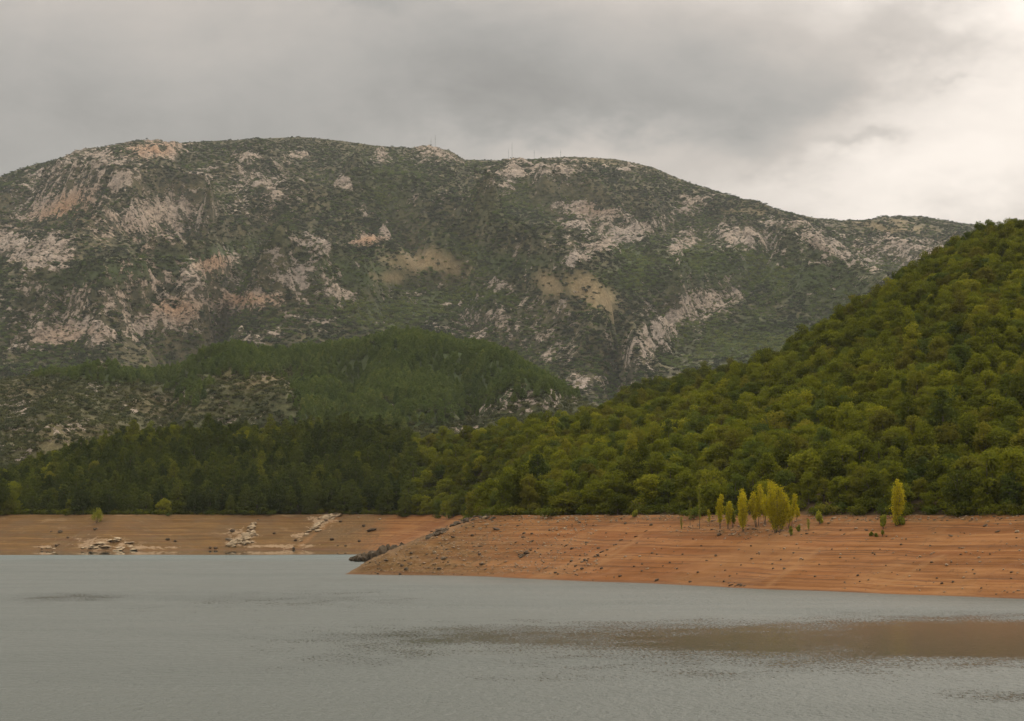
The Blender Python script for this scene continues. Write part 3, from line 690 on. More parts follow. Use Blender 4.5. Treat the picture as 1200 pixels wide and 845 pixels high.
def zone_right(u, v=None):
    if u < 470: return 'among the dark pines of the left wood'
    if u < 560: return 'behind the inlet where pines end'
    if u < 640: return 'above the rocky tip of the promontory'
    if u < 720: return 'above the stony left red bank'
    if u < 800: return 'just left of the yellow poplar clump'
    if u < 870: return 'behind the thin left poplars of the clump'
    if u < 945: return 'behind the big yellow poplar clump'
    if u < 1000: return 'between the clump and the lone yellow poplar'
    if u < 1090: return 'behind the lone yellow poplar'
    if u < 1150: return 'right of the lone yellow poplar'
    return "at the bank's far right end"
def zone_left(u):
    if u < 60: return 'at the far left end of the tan bank'
    if u < 160: return 'behind the small bush on the tan bank'
    if u < 240: return 'above the bare tan bank right of the bush'
    if u < 330: return 'above the pale rock stub by the water'
    if u < 420: return 'above the pale stepped rock ledge'
    return 'beside the inlet where paler broadleaf trees begin'
def plant(i, name, cat, metas, sort, zone, grp):
    c, tr = metas[var[i]]
    tone = 'dark green' if tint[i] < .30 else ('mid green' if tint[i] < .48 else 'yellow green')
    e = empty(name, (Xc[i], Yc[i], Zc[i] - .1), rz[i], tuple(scl[i]))
    row = 'on the forest edge' if D[i] < 36 else ('in the second row' if D[i] < 42 else 'up the slope')
    tag(e, f'{tone} {sort} {row}, {zone(uc[i])}', cat, grp)
    oc = mesh_obj('crown', c, e); oc['tint'] = float(tint[i])
    mesh_obj('trunk', tr, e)
for i in oak_one: plant(i, 'broadleaf_tree', 'tree', OAK_M, 'broadleaf tree', zone_right, 'broadleaf trees of the hillside forest')
for i in pine_one: plant(i, 'pine_tree', 'tree', PINE_M, 'pine', zone_left, 'pines of the dark wood')
oak_stuff = [both_mesh('oak', c, tr, M_OAK, M_BARK) for c, tr in OAKS]; pine_stuff = [both_mesh('pine', c, tr, M_PINE, M_BARK) for c, tr in PNS]
# trees of the shoulder behind, part of the same broadleaf wood
Cb = jgrid(.0, .34, 840, 985, 4.6, rng); Xb, Yb = Cb[:, 0], Cb[:, 1]; Zb, Sb = bheight(Xb, Yb)
okb = (Sb > .2) & (Sb < 1.15) & (Zb > 5); Xb, Yb, Zb = Xb[okb], Yb[okb], Zb[okb]; nb = len(Xb)
sb = rng.uniform(.8, 1.2, nb)
pick = oak_rest
scatter('forest', np.concatenate([np.stack([Xc[pick], Yc[pick], Zc[pick] - .1], 1), np.stack([Xb, Yb, Zb], 1)]), np.concatenate([rz[pick], rng.uniform(0, 6, nb)]),
        np.concatenate([scl[pick], np.stack([sb, sb, sb], 1)]), np.concatenate([var[pick], rng.integers(0, 8, nb)]), np.concatenate([tint[pick], np.clip(rng.normal(.16, .12, nb), 0, .8)]),
        oak_stuff, 'dense broadleaf forest covering the right hillside up to the skyline', 'forest')
pick = pine_rest
scatter('pine_forest', np.stack([Xc[pick], Yc[pick], Zc[pick] - .1], 1), rz[pick], scl[pick], var[pick], tint[pick], pine_stuff, 'dense dark pine wood covering the low hill on the left', 'forest')

# bushes filling the forest edge under the first crowns
Ce = jgrid(-.3, .31, 325, 800, 2.3, rng); Xe, Ye = Ce[:, 0], Ce[:, 1]; De = shore_sdf(Xe, Ye)
ue = CU + F * Xe / Ye
oke = (De > np.where((ue > 470) & (ue < 620) & (Ye > 520), 26, 28.4) + rng.uniform(-.5, 1.2, len(De)) + np.clip(fbm(Xe / 9, Ye / 9, 3, 98), -.9, 1) * 5.0) & (De < np.where((ue > 500) & (ue < 620), 70, 46)) & (rng.random(len(De)) < np.where((De < 34) | ((ue > 500) & (ue < 620)), .95, .5))
Xe, Ye = Xe[oke], Ye[oke]; Ze = near_height(Xe, Ye, False); n = len(Xe); s1 = rng.uniform(1.2, 3.2, n)
bushes = [vf_mesh('bush', lobes_to_leaves(np.array([(0, 0, .35), (.3, .1, .3), (-.25, .2, .45), (.05, -.3, .3)]), [.4, .35, .38, .33], 420, np.random.default_rng(440 + k), .15, up=.5), M_OAK) for k in range(3)]
scatter('shrubbery', np.stack([Xe, Ye, Ze - .2], 1), rng.uniform(0, 6, n), np.stack([s1 * 1.1, s1 * 1.1, s1], 1), rng.integers(0, 3, n), np.clip(rng.normal(.22, .14, n), 0, .7), bushes, 'low dark shrubbery along the forest edge above the bank', 'shrubbery')

# ---- pine wood and scrub on the foothill, scrub on the mountain
far_pine = [vf_mesh('far_pine', pine(300 + i, 7.0, 1.9, 14, .8)[0], M_FAR) for i in range(3)]
scrub_m = [vf_mesh('scrub', scrub(400 + i), M_SCRUB) for i in range(4)]
scrub_green = [vf_mesh('scrub_green', scrub(410 + i), M_FAR) for i in range(3)]
Cs = jgrid(-.27, .09, 1010, 1680, 4.3, rng); Xs, Ys = Cs[:, 0], Cs[:, 1]; Zs, Ss = sheight(Xs, Ys); Us, Vs = project(Xs, Ys, Zs)
rock, dry, pn = s_masks(Xs, Ys, Us, Vs)
okp = (Ss < 1.06) & (pn > .42 + rng.normal(size=len(Xs)) * .10) & (rng.random(len(Xs)) < .9)
n = okp.sum(); s1 = rng.uniform(.65, 1.15, n)
scatter('pine_forest', np.stack([Xs, Ys, Zs - .3], 1)[okp], rng.uniform(0, 6, n), np.stack([s1, s1, s1 * rng.uniform(.8, 1.15, n)], 1), rng.integers(0, 3, n),
        np.clip(.34 + .35 * fbm(Xs[okp] / 70, Ys[okp] / 70, 3, 7) + rng.normal(size=n) * .12 + .10 + .12 * np.exp(-((Us[okp] - 500) / 120) ** 2), 0, .9), far_pine, 'bright green pine wood on the foothill below the mountain', 'forest')
Cs = jgrid(-.27, .09, 1005, 1680, 2.9, rng); Xs, Ys = Cs[:, 0], Cs[:, 1]; Zs, Ss = sheight(Xs, Ys); Us, Vs = project(Xs, Ys, Zs)
rock, dry, pn = s_masks(Xs, Ys, Us, Vs)
dens = .80 * (1 - .5 * sstep(.35, .65, rock)) * (1 - .25 * dry)
slp = (sheight(Xs, Ys + 4)[0] - sheight(Xs, Ys - 4)[0]) / 8
oks = (Ss < 1.06) & (rng.random(len(Xs)) < dens * np.clip(slp * 3.2, .25, 1)) & (pn < .6)
n = oks.sum(); s1 = rng.uniform(1.6, 4.6, n) * (1 - .25 * sstep(.35, .65, rock[oks]))
tnt = np.clip(.30 + .3 * fbm(Xs[oks] / 60, Ys[oks] / 60, 3, 17) + rng.normal(size=n) * .16 + dry[oks] * .15 + .30, 0, .9)
scatter('undergrowth', np.stack([Xs, Ys, Zs - .2], 1)[oks], rng.uniform(0, 6, n), np.stack([s1, s1, s1 * rng.uniform(.6, .95, n)], 1), rng.integers(0, 4, n), tnt, scrub_m, 'low mixed scrub between rocks on the foothill', 'scrub')

nm = 420000
am = rng.uniform(-.262, .262, nm); sm_ = rng.random(nm) * 1.02
yrm = np.interp(am, *mridge); Ym = 2350 + sm_ * (yrm - 2350); Xm = am * Ym
Zm, Sm = mheight(Xm, Ym); Um, Vm = project(Xm, Ym, Zm); Zm0 = Zm.copy()
rock, dry = m_masks(Xm, Ym, Um, Vm); lush = np.clip(blobs(Um, Vm, LUSH, (0, 0)), 0, 1)
Zm = Zm + sstep(.3, .65, rock) * m_crag(Xm, Ym)
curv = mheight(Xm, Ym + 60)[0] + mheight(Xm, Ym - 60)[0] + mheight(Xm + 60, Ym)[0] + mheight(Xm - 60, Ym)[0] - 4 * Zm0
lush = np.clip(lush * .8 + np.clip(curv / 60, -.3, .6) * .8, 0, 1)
dens = np.clip(.80 + .9 * fbm(Xm / 150, Ym / 190, 3, 28) + .3 * lush, .25, 1.0) * (1 - .50 * sstep(.32, .6, rock)) * (1 - .88 * sstep(.2, .7, dry))
vis = (Vm < 520) & (Um > -30) & (Um < 1230)
slp = (mheight(Xm, Ym + 8)[0] - mheight(Xm, Ym - 8)[0]) / 16
okm = (rng.random(nm) < dens * np.clip((slp - .10) * 1.5, .12, 1)) & vis; print('scrub', okm.sum())
Xm, Ym, Zm, rock, dry, lush, Um, Vm = (q[okm] for q in (Xm, Ym, Zm, rock, dry, lush, Um, Vm)); n = len(Xm)
s1 = rng.uniform(2.8, 7.2, n) * (1 - .42 * sstep(.3, .6, rock)) * (1 - .3 * sstep(.93, 1.0, sm_[okm]))
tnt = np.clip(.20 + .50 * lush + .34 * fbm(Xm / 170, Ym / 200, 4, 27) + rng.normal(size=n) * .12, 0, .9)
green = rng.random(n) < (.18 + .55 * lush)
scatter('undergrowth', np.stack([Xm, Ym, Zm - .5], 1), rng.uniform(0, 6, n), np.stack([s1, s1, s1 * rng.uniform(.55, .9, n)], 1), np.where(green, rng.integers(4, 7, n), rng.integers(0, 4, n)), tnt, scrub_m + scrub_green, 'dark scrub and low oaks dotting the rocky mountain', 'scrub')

# ------------------------------------------------------------------ poplars and bushes on the bank
PG = 'poplars and bushes on the bare bank'
def bank_tree(u, vb, vt, wpx, stems, mat, label, seed, name='poplar_tree', cat='tree', base=.18, tint_=.4, leaf=.2, per=None):
    x, y, z = hit(u, vb); h = (vb - vt) / F * y; w = wpx * (1.3 if cat == 'tree' and wpx > 7 else 1.0) / F * y
    crown, tr = bush_tree(seed, h, w, leaf * 1.15, 190) if cat in ('bush', 'shrub', 'plant') else shrub_tree(seed, h, w, stems, leaf, base, per or int(110 + 135 * w * h / max(1, stems) ** .6))
    e = empty(name, (x, y, z - .05), 0); tag(e, label, cat, PG)
    c = mesh_obj('crown', vf_mesh('crown', crown, mat), e); c['tint'] = tint_ + .17
    mesh_obj('trunk', vf_mesh('trunk', tr, M_BARK, True), e)
PT = [
 (820, 620, 568, 6, 1, M_SAPLING, 'tall very thin olive green poplar sapling, tallest left of the clump', 'poplar_tree', 'tree', .22, .35),
 (808.7, 618, 586, 4.5, 1, M_SAPLING, 'thin dark sapling standing just left of the tall thin poplar', 'poplar_tree', 'tree', .3, .15),
 (798.7, 621, 606, 4, 1, M_SAPLING, 'tiny sapling at the left end of the poplar row', 'sapling', 'sapling', .1, .3),
 (831, 618, 597, 5.5, 1, M_POPLAR, 'short slim yellowish sapling right of the tall thin poplar', 'poplar_tree', 'tree', .25, .2),
 (844, 620, 580, 11, 2, M_POPLAR, 'pointed yellow poplar, first full one of the clump from the left', 'poplar_tree', 'tree', .2, .4),
 (852, 620, 588, 11, 3, M_POPLAR, 'shorter rounded yellow poplar touching the pointed one', 'poplar_tree', 'tree', .2, .3),
 (859, 619, 592, 9, 2, M_SAPLING, 'dull olive poplar between two yellow ones', 'poplar_tree', 'tree', .25, .25),
 (871, 623, 573, 20, 6, M_POPLAR, 'dense oval yellow poplar with a dark narrow foot, middle of the clump', 'poplar_tree', 'tree', .14, .5),
 (888, 617, 569, 15, 3, M_POPLAR, 'loose yellow poplar with bare lower stems, left neighbour of the biggest', 'poplar_tree', 'tree', .22, .55),
 (898, 615, 573, 12, 3, M_POPLAR, 'narrow yellow poplar pressed against the biggest one', 'poplar_tree', 'tree', .32, .45),
 (912.5, 623, 563, 27, 10, M_POPLAR, 'biggest and tallest yellow poplar of the clump', 'poplar_tree', 'tree', .10, .42),
 (926, 618, 579, 13, 3, M_POPLAR, 'slim yellow poplar on the right flank of the biggest', 'poplar_tree', 'tree', .25, .4),
 (932.5, 612, 592, 8, 2, M_POPLAR, 'small yellow poplar closing the clump on the right', 'poplar_tree', 'tree', .3, .5),
 (961, 615, 597, 11, 4, M_SAPLING, 'round light green bush standing alone right of the clump', 'bush', 'bush', .08, .75),
 (947.5, 622, 608, 5, 1, M_SAPLING, 'small upright sapling between the clump and the round bush', 'sapling', 'sapling', .15, .5),
 (926.7, 628, 617, 6, 3, M_SAPLING, 'low green shrub at the foot of the biggest poplar', 'shrub', 'shrub', .02, .4),
 (935.5, 623, 614, 6, 3, M_SAPLING, 'low dull shrub in the gap right of the clump', 'shrub', 'shrub', .02, .3),
 (1049.4, 616.5, 563, 17, 5, M_POPLAR, 'lone pointed yellow poplar on the right part of the red bank', 'poplar_tree', 'tree', .04, .5),
 (1035, 620, 602, 9, 3, M_SAPLING, 'small yellow green bush touching the lone poplar on its left', 'bush', 'bush', .05, .6),
 (1057, 615, 605, 13, 5, M_SAPLING, 'low spreading shrub at the right foot of the lone poplar', 'shrub', 'shrub', .03, .35),
 (1021, 628, 623.5, 5, 3, M_SAPLING, 'tiny dark plant below the lone poplar, leftmost of three', 'plant', 'plant', .0, .15),
 (1027, 629, 624.5, 5, 3, M_SAPLING, 'tiny dark plant below the lone poplar, middle of three', 'plant', 'plant', .0, .15),
 (1034, 629, 621, 3.5, 1, M_SAPLING, 'tiny upright plant below the lone poplar, rightmost of three', 'plant', 'plant', .05, .25),
 (113, 613, 592, 17, 6, M_SAPLING, 'round light green willow bush alone on the tan left bank', 'bush', 'bush', .06, .62),
 (744, 606, 597, 8, 4, M_SAPLING, 'small bright green bush on the forest edge left of the poplars', 'bush', 'bush', .05, .6),
]
for k, (u, vb, vt, w, st, mat, lab, nm_, cat, bs, tn) in enumerate(PT):
    bank_tree(u, vb, vt, w, st, mat, lab, 500 + k, nm_, cat, bs, tn, leaf=.16 if w < 8 else .22)

# ------------------------------------------------------------------ boulders
def rock_vf(seed, sub=2, cuts=9, rough=.12):
    import bmesh
    rng = np.random.default_rng(seed)
    bm = bmesh.new(); bmesh.ops.create_icosphere(bm, subdivisions=sub, radius=1)
    V = np.array([v.co[:] for v in bm.verts]); Fc = np.array([[v.index for v in f.verts] for f in bm.faces]); bm.free()
    for k in range(cuts):
        n = unit(rng, 1)[0]; d = rng.uniform(.55, .85); q = V @ n - d
        V = V - np.where(q > 0, q, 0)[:, None] * n
    V = V + fbm(V[:, 0] * 2 + seed, V[:, 1] * 2 + V[:, 2] * 1.7, 3, seed)[:, None] * rough * V
    return V, Fc
ROCKS = [rock_vf(600 + i) for i in range(6)]
RM = {}
for tone, m in (('dark', M_DARKROCK), ('pale', M_PALEROCK), ('grey', M_GREYROCK)):
    RM[tone] = [vf_mesh('boulder', r, m) for r in ROCKS]
TANS = [vf_mesh('boulder', q, M_TANROCK) for q in ROCKS[:3]]
B = """975,644 985,650,p 941,656 1001,655 915,656 905,661.5 906,667,b 919,667,b 868.6,662.6 850,669 1005,674.6,b 1038,663 1062,651 1078.5,653,pb 1103.6,685,b 1116.6,683,b 1098,678 1142,673
1114.6,659 1046,632,pf 1039,629 1051,629,p 1115,629,bf 1155,616,bf 1169,624,bf 1192,624,pB 1191,631 1191,640 1016,622,b 985,622 1062,632 1007.5,682 865,686,b 856,686.3,bf 868.6,686.4,b 843,627,B 1126,651 687.7,636.6,b 669.7,644,b
701.8,643,b 722,638.8 733,613.8,b 762.9,615.6,b 710.4,651 685.5,657,b 680,651 669.7,658,b 674.7,664,b 681.6,667,b 704.6,667,b 650.8,671.7,b 654,673 676.8,675 720,676.7 726.7,676,b 770,680.6,B 809,682.5,b
743,664.8 752.7,661.5 758.7,667,pf 752,670 793.4,667 817.7,671 839,652,b 863.8,672.8 837.8,676 848.5,682,b 747,636.6,f 760,631,f 757,622.5,f 734,625.8 654,626.8,p 646.5,639.4 646,646 654,611.7,pb 661.7,620,pb 680,612.8
476.4,667.8,B 442.8,673,b 468.8,673.6,b 514,667.8,B 565,662,bf 548,659.7,pf 518.7,655.8,Bf 509,649,pB 471,662.8,b 481.8,649,b 452.6,657,bf 531.7,629.8,bf 562,650,b 563,640.7,bf 581.5,621,Bf 553,628,b 568.5,608,pB
618,649,Bf 614,625.5,b 623,626,b 623.8,635,b 613,630,b 562,620,pb 631,612.5,p 637.9,637.4,p 70.4,624,B 111.6,621,B 79.7,630.7,b 66,640,b 118,640,B 196,633,B 205.4,634.6,b 272,623,B 269,633,Bf 321,625.7,b
345.7,634,b 388.4,633,B 421,635,b 404.7,640,b 396,639.8 302.8,609.7 382,610.5,b 399,611.6,b 344,643.4,b 253,643,B 246.5,642.6,b 435,622,Bf 426,616.6,b 60,623 420,607,p 445,609,pb
640,666,f 662,668,f 690,662,pf 698,658,pf 712,645,f 728,633,f 745,629,f 1090,640 1130,625 1140,668 1160,650 1176,668,p 1150,690 1128,690,p 990,683 955,676 930,648 890,650 880,640 960,662 1025,650 1078,668 1066,676,p 822,640 800,650 785,660 770,650 812,632
1088,609,pf 1104,610,f 1128,609,pf 1140,610,f 1172,609,f 1060,611 995,611,pf 1010,610,p 700,609,pf 716,611,p 728,608,pf 676,608,p 780,610,p 640,608,pb""".split()
rock_list = []
for s in B:
    q = s.split(','); u, v = float(q[0]), float(q[1]); fl = q[2] if len(q) > 2 else ''
    r = 1.4 if not fl.strip('pf') else (2.1 if 'b' in fl else 3.1)
    rock_list.append((u, v, r * random.uniform(.85, 1.15), 'pale' if 'p' in fl else ('grey' if random.random() < .3 else 'dark'), 'f' in fl))
def rzone(u, v):
    if v < 648 and u < 405:
        if u < 90: return 'left of the small bush'
        if u < 160: return 'below the small bush'
        if u < 250: return 'between the two pale outcrops'
        if u < 330: return 'beside the pale rock stub'
        return 'by the pale stepped ledge'
    if u < 440 and v < 642: return 'on the tan bank near the inlet'
    for lim, s in ((500, 'on the tip of the promontory'), (545, 'right of the promontory tip'), (600, 'on the stony promontory'), (640, 'right of the stony promontory'), (675, 'left of the long gully'),
                   (700, 'beside the long gully'), (735, 'right of the long gully'), (775, 'midway to the poplars'), (815, 'left of the thin poplar'), (850, 'below the thin poplar'),
                   (880, 'below the oval poplar'), (925, 'below the biggest poplar'), (965, 'below the round bush'), (1000, 'right of the round bush'), (1030, 'left of the lone poplar'),
                   (1070, 'below the lone poplar'), (1110, 'right of the lone poplar'), (1150, "towards the bank's right end")):
        if u < lim: return s
    return "at the bank's right end"
labs = {}; made = []
for u, v, r, tone, flat in rock_list:
    x, y, z = hit(u, v)
    rad = r / F * y
    e = bpy.data.objects.new('boulder', RM[tone][random.randrange(6)]); link(e)
    e.location = (x, y, z + rad * .18); e.rotation_euler = (random.uniform(-.3, .3), random.uniform(-.3, .3), random.uniform(0, 6.28) if not flat else random.uniform(-.3, .3))
    e.scale = (rad * (2.0 if flat else 1.15), rad, rad * (.55 if flat else .8))
    size = 'large' if r > 2.5 else ('mid-sized' if r > 1.7 else 'small')
    hh = 'at the waterline' if z < 1.4 else ('low down' if z < 4.5 else ('halfway up' if z < 8 else 'near the top'))
    lab = f"{size} {'flat ' if flat else ''}{tone} boulder {hh} {rzone(u, v)}"
    made.append((lab, u, e)); labs.setdefault(lab, []).append((u, e))
ORD = ['leftmost', 'second from left', 'third from left', 'fourth from left', 'fifth from left', 'sixth from left']
for lab, L in labs.items():
    L.sort(key=lambda q: q[0])
    for k, (u, e) in enumerate(L):
        l2 = lab if len(L) == 1 else (lab + (', the left one' if k == 0 else ', the right one') if len(L) == 2 else lab + ', ' + (ORD[k] if k < len(L) - 1 else 'rightmost'))
        tag(e, l2, 'boulder', 'boulders scattered on the bare banks')

# rock outcrops: clustered slabs welded into one formation each
def outcrop(name_label, pts, size, mat, seed, flat=.6, tilt=.5, n=14):
    rng = np.random.default_rng(seed); parts = []
    P = []
    for k in range(n):
        i = rng.integers(0, len(pts) - 1); f = rng.random()
        u = pts[i][0] * (1 - f) + pts[i + 1][0] * f + rng.normal() * 2.5; v = pts[i][1] * (1 - f) + pts[i + 1][1] * f + rng.normal() * 1.6
        P.append(hit(u, v))
    P = np.array(P); o = P.mean(0)
    for p in P:
        V, Fc = rock_vf(int(rng.integers(1e6)), 3, 12, .10)
        s = size * rng.uniform(.55, 1.25)
        V = V * np.array([s * rng.uniform(.9, 1.5), s * rng.uniform(.7, 1.2), s * flat * rng.uniform(.6, 1.2)])
        rot = np.array(Euler((rng.normal() * .15, tilt * rng.uniform(-1.0, -.3), rng.normal() * .4)).to_matrix())
        parts.append((V @ rot.T + (p - o) + np.array([0, 0, s * .05]), Fc))
    V, Fc = join(parts)
    e = mesh_obj('rock_outcrop', new_mesh('rock_outcrop', V, Fc, [mat]), None, tuple(o))
    tag(e, name_label, 'rock outcrop', 'rock outcrops on the banks')
def water_outcrop(label, pts, size, mat, seed, Y, n=18):
    rng = np.random.default_rng(seed); parts = []; P = []
    for k in range(n):
        i = rng.integers(0, len(pts) - 1); f = rng.random()
        u = pts[i][0] * (1 - f) + pts[i + 1][0] * f + rng.normal() * 1.5; v = pts[i][1] * (1 - f) + pts[i + 1][1] * f + rng.normal() * 1.5
        x, y, z = at(u, v, Y + rng.uniform(-8, 8)); P.append((float(x), float(y), float(z)))
    P = np.array(P); o = np.array([P[:, 0].mean(), P[:, 1].mean(), 0.0])
    for p in P:
        V, Fc = rock_vf(int(rng.integers(1e6)), 3, 12, .12); s = size * rng.uniform(.6, 1.2)
        V = V * np.array([s * 1.6, s * 1.4, max(p[2], .5) * .55 + s * .3])
        parts.append((V + np.array([p[0], p[1], p[2] * .5]) - o, Fc))
    V, Fc = join(parts)
    tag(mesh_obj('rock_outcrop', new_mesh('rock_outcrop', V, Fc, [mat]), None, tuple(o)), label, 'rock outcrop', 'rock outcrops on the banks')
water_outcrop('dark grey craggy rock spur standing in the inlet behind the promontory tip', [(414, 653.5), (428, 650), (442, 645), (456, 641), (474, 639)], 0.75, M_GREYROCK, 31, 545, 70)
outcrop('broad pale limestone outcrop at the waterline below the small bush', [(98, 643), (120, 638), (138, 632), (155, 640), (120, 643), (156, 643)], 1.5, M_PALEROCK, 32, .32, .2, 24)
outcrop('low pale rock shelf at the waterline, left of the broad limestone outcrop', [(38, 644), (60, 642), (82, 643.5)], .7, M_PALEROCK, 37, .3, .1, 8)
outcrop('pale upright rock stub above the waterline, midway along the tan bank', [(268, 640), (284, 632), (295, 616), (300, 636), (276, 638), (298, 626)], 1.25, M_PALEROCK, 33, .65, .25, 40)
outcrop('pale stepped rock ledge rising to the forest edge on the tan bank', [(352, 633), (368, 620), (382, 607), (398, 603), (372, 610)], 1.15, M_PALEROCK, 34, .55, .35, 40)
outcrop('dark craggy rock band along the crest of the promontory', [(500, 629), (522, 620), (540, 611), (556, 606), (576, 607)], .6, M_GREYROCK, 35, .6, .35, 60)
outcrop('grey rock rib on the stony ground right of the promontory crest', [(608, 653), (618, 648), (630, 644)], .36, M_GREYROCK, 36, .6, .3, 18)
outcrop('flat dark slabs beside the long gully on the red bank', [(684, 660), (694, 652), (704, 649)], .34, M_DARKROCK, 38, .5, .3, 14)
outcrop('dark rock lumps on the water edge below the oval poplar', [(852, 686), (862, 685.6), (872, 686.5)], .35, M_DARKROCK, 39, .4, .2, 6)

# loose stones too many to count on the promontory and along the top of the bank
pts = []
for k in range(3000):
    q = random.random()
    if q < .55: u, v = random.uniform(415, 700), random.uniform(604, 674)
    elif q < .75: u, v = random.uniform(560, 1230), random.uniform(603.5, 612)
    elif q < .85: u, v = random.gauss(870, 45), random.gauss(622, 5)
    else: u, v = random.uniform(560, 1230), random.uniform(606, 698)
    pts.append((u, v))
pu = np.array(pts); pa = (pu[:, 0] - 600) / F
Ygrid = np.arange(300, 640, .8)
Pq = []
Zg = near_height((pa[:, None] * Ygrid[None, :]), np.repeat(Ygrid[None, :], len(pa), 0))
dx, dy, dz = ray(pu[:, 0], pu[:, 1]); Zr = CAMZ + (dz / dy)[:, None] * Ygrid[None, :]
ih = np.argmax(Zg >= Zr, 1); okh = Zg[np.arange(len(ih)), ih] >= Zr[np.arange(len(ih)), ih]
gx = pa * Ygrid[ih]; gy = Ygrid[ih]; gz = Zg[np.arange(len(ih)), ih]
okh &= (gz > .2) & (gz < 12.4) & (gy < 560)
P = np.stack([gx, gy, gz], 1)[okh]; n = len(P); s1 = rng.uniform(.05, .22, n) * (.5 + rng.random(n))
scatter('rubble', P, rng.uniform(0, 6, n), np.stack([s1 * rng.uniform(1, 1.8, n), s1, s1 * .7], 1), rng.integers(0, 4, n), 0 * s1, TANS[:3] + RM['grey'][:1], 'loose stones littering the promontory and the top of the red bank', 'rubble')

# ------------------------------------------------------------------ radio masts on the crest
def mast(u, vt, label, wide=1.3):
    Yr = float(np.interp((u - 600) / F, *mridge)); x = (u - CU) / F * Yr * 1.008
    y = Yr - 6; z = float(mheight(np.array([x]), np.array([y]))[0][0])
    top = float(at(u, vt, y)[2]); h = top - z
    parts = []
    for k in range(3):
        th = k * 2.094; parts.append(tube([(math.cos(th) * wide * .5, math.sin(th) * wide * .5, -2), (math.cos(th) * wide * .25, math.sin(th) * wide * .25, h * .85)], [.16, .12], 4))
    nb = max(5, int(h / 2.5))
    for i in range(nb):
        for k in range(3):
            q0, q1 = i / nb * .85, (i + 1) / nb * .85; a0, a1 = k * 2.094, (k + 1) * 2.094
            r0, r1 = wide * (.5 - .25 * q0), wide * (.5 - .25 * q1)
            parts.append(tube([(math.cos(a0) * r0, math.sin(a0) * r0, h * q0), (math.cos(a1) * r1, math.sin(a1) * r1, h * q1)], [.06, .06], 3))
    e = empty('radio_mast', (x, y, z)); tag(e, label, 'mast', 'radio masts on the mountain crest')
    mesh_obj('lattice_tower', new_mesh('lattice_tower', *join(parts), [M_STEEL]), e)
    mesh_obj('antenna', new_mesh('antenna', *tube([(0, 0, h * .82), (0, 0, h)], [.14, .06], 5), [M_STEEL]), e)
    mesh_obj('dish', new_mesh('dish', *join([tube([(0, -.6, h * .6), (0, -.9, h * .6), (0, -1.2, h * .6)], [.9, .7, .05], 8)]), [M_STEEL]), e)
mast(510, 156, 'thin radio mast on the rocky knob of the crest, the taller there')
mast(505, 160.5, 'thin radio mast on the rocky knob of the crest, the shorter there', 1.0)
mast(600, 164, 'tallest thin radio mast, in the saddle right of the rocky knob', 1.7)
mast(596, 173, 'short thin mast touching the tallest one on its left', 1.0)
mast(626, 174, 'short thin radio mast right of the tallest one', 1.1)
mast(657, 174.5, 'faint thin mast farthest right on the crest', .9)

# ------------------------------------------------------------------ haze
m_h, t, out = material('haze_air')
pv = t.n('ShaderNodeVolumePrincipled', {'Color': (.82, .85, .84, 1), 'Density': 2.4e-5, 'Anisotropy': .1})
t.t.links.new(pv.outputs[0], out.inputs['Volume'])
x0, x1, y0, y1, z0, z1 = -2600, 2600, -300, 6600, -6.5, 1050
V = [(x, y, z) for x in (x0, x1) for y in (y0, y1) for z in (z0, z1)]
Fh = [(0, 1, 3, 2), (4, 6, 7, 5), (0, 4, 5, 1), (2, 3, 7, 6), (0, 2, 6, 4), (1, 5, 7, 3)]
tag(mesh_obj('haze', new_mesh('haze', V, Fh, [m_h])), 'thin pale haze over the whole valley', 'haze', kind='stuff')

# ------------------------------------------------------------------ sky and sun
SUN_AZ, SUN_EL = R(48), R(42)
w = bpy.data.worlds.new('World'); scene.world = w; w.use_nodes = True
t = NT(w.node_tree); out = t.n('ShaderNodeOutputWorld')
sky = t.n('ShaderNodeTexSky', sky_type='NISHITA', sun_disc=False, sun_elevation=SUN_EL, sun_rotation=SUN_AZ)
D_ = t.n('ShaderNodeVectorMath', {0: t.n('ShaderNodeTexCoord').outputs['Generated']}, operation='NORMALIZE').outputs[0]
sd = t.n('ShaderNodeSeparateXYZ', {0: D_}); dX, dY, dZ = sd.outputs
def dirpx(u, v):
    dx, dy, dz = ray(u, v); q = Vector((float(dx), float(dy), float(dz))).normalized(); return tuple(q)
cl1 = t.noise(t.vscale(D_, (5.5, 5.5, 9)), 1.0, 5, .55, .25)
cl2 = t.noise(t.vscale(D_, (16, 16, 30)), 1.0, 5, .6, .3)
wv = t.n('ShaderNodeTexNoise', {'Vector': t.vscale(D_, (9, 9, 16)), 'Scale': 1.0, 'Detail': 5, 'Roughness': .6}).outputs['Color']
Dw = t.n('ShaderNodeVectorMath', {0: wv, 1: (.5, .5, .5)}, operation='SUBTRACT').outputs[0]
Dw = t.n('ShaderNodeVectorMath', {0: t.n('ShaderNodeVectorMath', {0: Dw, 1: (.12, .04, .095)}, operation='MULTIPLY').outputs[0], 1: D_}, operation='ADD').outputs[0]
def spot(u, v, ru, rv, st, warped=True):
    c = dirpx(u, v)
    dlt = t.n('ShaderNodeVectorMath', {0: Dw if warped else D_, 1: c}, operation='SUBTRACT').outputs[0]
    sc_ = t.n('ShaderNodeVectorMath', {0: dlt, 1: (F / ru, F / ru, F / rv)}, operation='MULTIPLY').outputs[0]
    r2 = t.n('ShaderNodeVectorMath', {0: sc_, 1: sc_}, operation='DOT_PRODUCT').outputs['Value']
    return t.m('MULTIPLY', t.m('EXPONENT', t.m('MULTIPLY', r2, -1.0)), st)
base = t.ss(dZ, .17, .50, .355, 2.1)
base = t.m('ADD', base, t.m('MULTIPLY', t.m('SUBTRACT', cl1, .5), .30))
base = t.m('ADD', base, t.m('MULTIPLY', t.m('SUBTRACT', cl2, .5), .20))
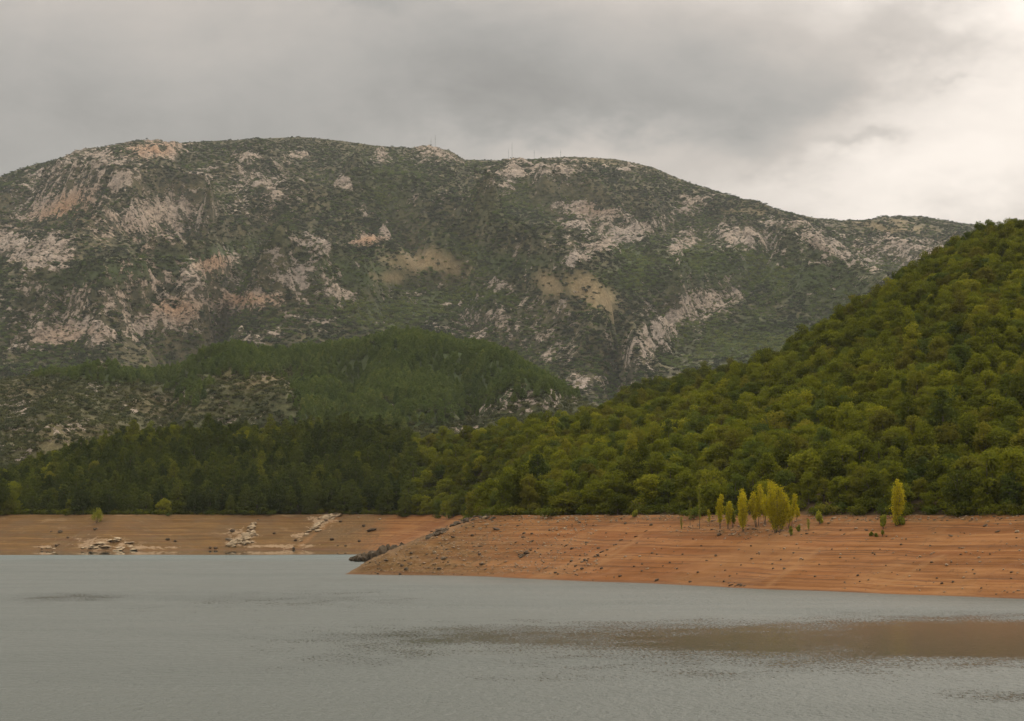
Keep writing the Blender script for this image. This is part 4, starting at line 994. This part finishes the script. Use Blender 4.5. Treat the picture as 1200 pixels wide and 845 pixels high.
glow = t.m('ADD', spot(1230, 150, 310, 135, .47), spot(1290, 60, 240, 110, .20))
glow = t.m('ADD', glow, spot(1080, 238, 370, 58, .30))
glow = t.m('ADD', glow, spot(1230, -300, 330, 260, 1.5))
glow = t.m('ADD', glow, spot(800, 215, 260, 52, .17))
glow = t.m('ADD', glow, spot(640, 175, 150, 30, .16))
val = t.m('ADD', base, glow)
for sp_ in ((960, 70, 190, 95, .16), (1080, 40, 90, 40, .16), (830, 130, 160, 60, .05), (1030, 172, 50, 11, .22), (930, 195, 60, 30, .12), (430, 8, 55, 22, .13), (540, 60, 120, 40, .05), (1100, 97, 16, 6, .12), (1090, 50, 70, 30, .12), (700, 60, 260, 70, .05), (780, 215, 70, 20, .08), (870, 190, 60, 40, .10), (1010, 110, 60, 24, .12), (160, 40, 200, 60, -.02)):
    val = t.m('SUBTRACT', val, spot(*sp_))
val = t.m('MAXIMUM', val, .2)
warm = t.ss(val, .36, .62)
ctint = t.mix(warm, (1.0, .952, .885), (1.0, .905, .815))
ctint = t.mix(t.ss(dZ, .3, .7), ctint, (1.0, .955, .89))
ccol = t.n('ShaderNodeVectorMath', {0: ctint, 3: t.m('MULTIPLY', val, 10.0)}, operation='SCALE').outputs[0]
fin = t.mix(.96, sky.outputs[0], ccol)
bg = t.n('ShaderNodeBackground', {'Color': fin, 'Strength': .1})
t.t.links.new(bg.outputs[0], out.inputs[0])
w.cycles.sampling_method = 'MANUAL'; w.cycles.sample_map_resolution = 512

sl = bpy.data.lights.new('sun', 'SUN'); sl.energy = 1.5; sl.angle = R(18); sl.color = (1, .90, .76)
so = bpy.data.objects.new('sun', sl); link(so)
sdir = Vector((math.sin(SUN_AZ) * math.cos(SUN_EL), math.cos(SUN_AZ) * math.cos(SUN_EL), math.sin(SUN_EL)))
so.rotation_euler = sdir.to_track_quat('Z', 'Y').to_euler(); so.location = (300, 200, 600)

# ------------------------------------------------------------------ camera, render
cam = bpy.data.cameras.new('camera'); cam.sensor_width = 36; cam.lens = 36 * F / 1200; cam.clip_start = .5; cam.clip_end = 30000
co = bpy.data.objects.new('camera', cam); link(co); co.location = (0, 0, CAMZ); co.rotation_euler = (math.pi / 2 + PITCH, 0, 0)
scene.camera = co
scene.view_settings.view_transform = 'Standard'; scene.view_settings.look = 'None'; scene.view_settings.exposure = 0; scene.view_settings.gamma = 1
scene.render.engine = 'CYCLES'
cy = scene.cycles
cy.max_bounces = 5; cy.diffuse_bounces = 3; cy.glossy_bounces = 3; cy.transmission_bounces = 3; cy.volume_bounces = 0; cy.transparent_max_bounces = 8
cy.use_denoising = True; cy.caustics_reflective = False; cy.caustics_refractive = False; cy.sample_clamp_indirect = 4
try: cy.denoiser = 'OPENIMAGEDENOISE'; cy.denoising_input_passes = 'RGB_ALBEDO_NORMAL'
except Exception: pass
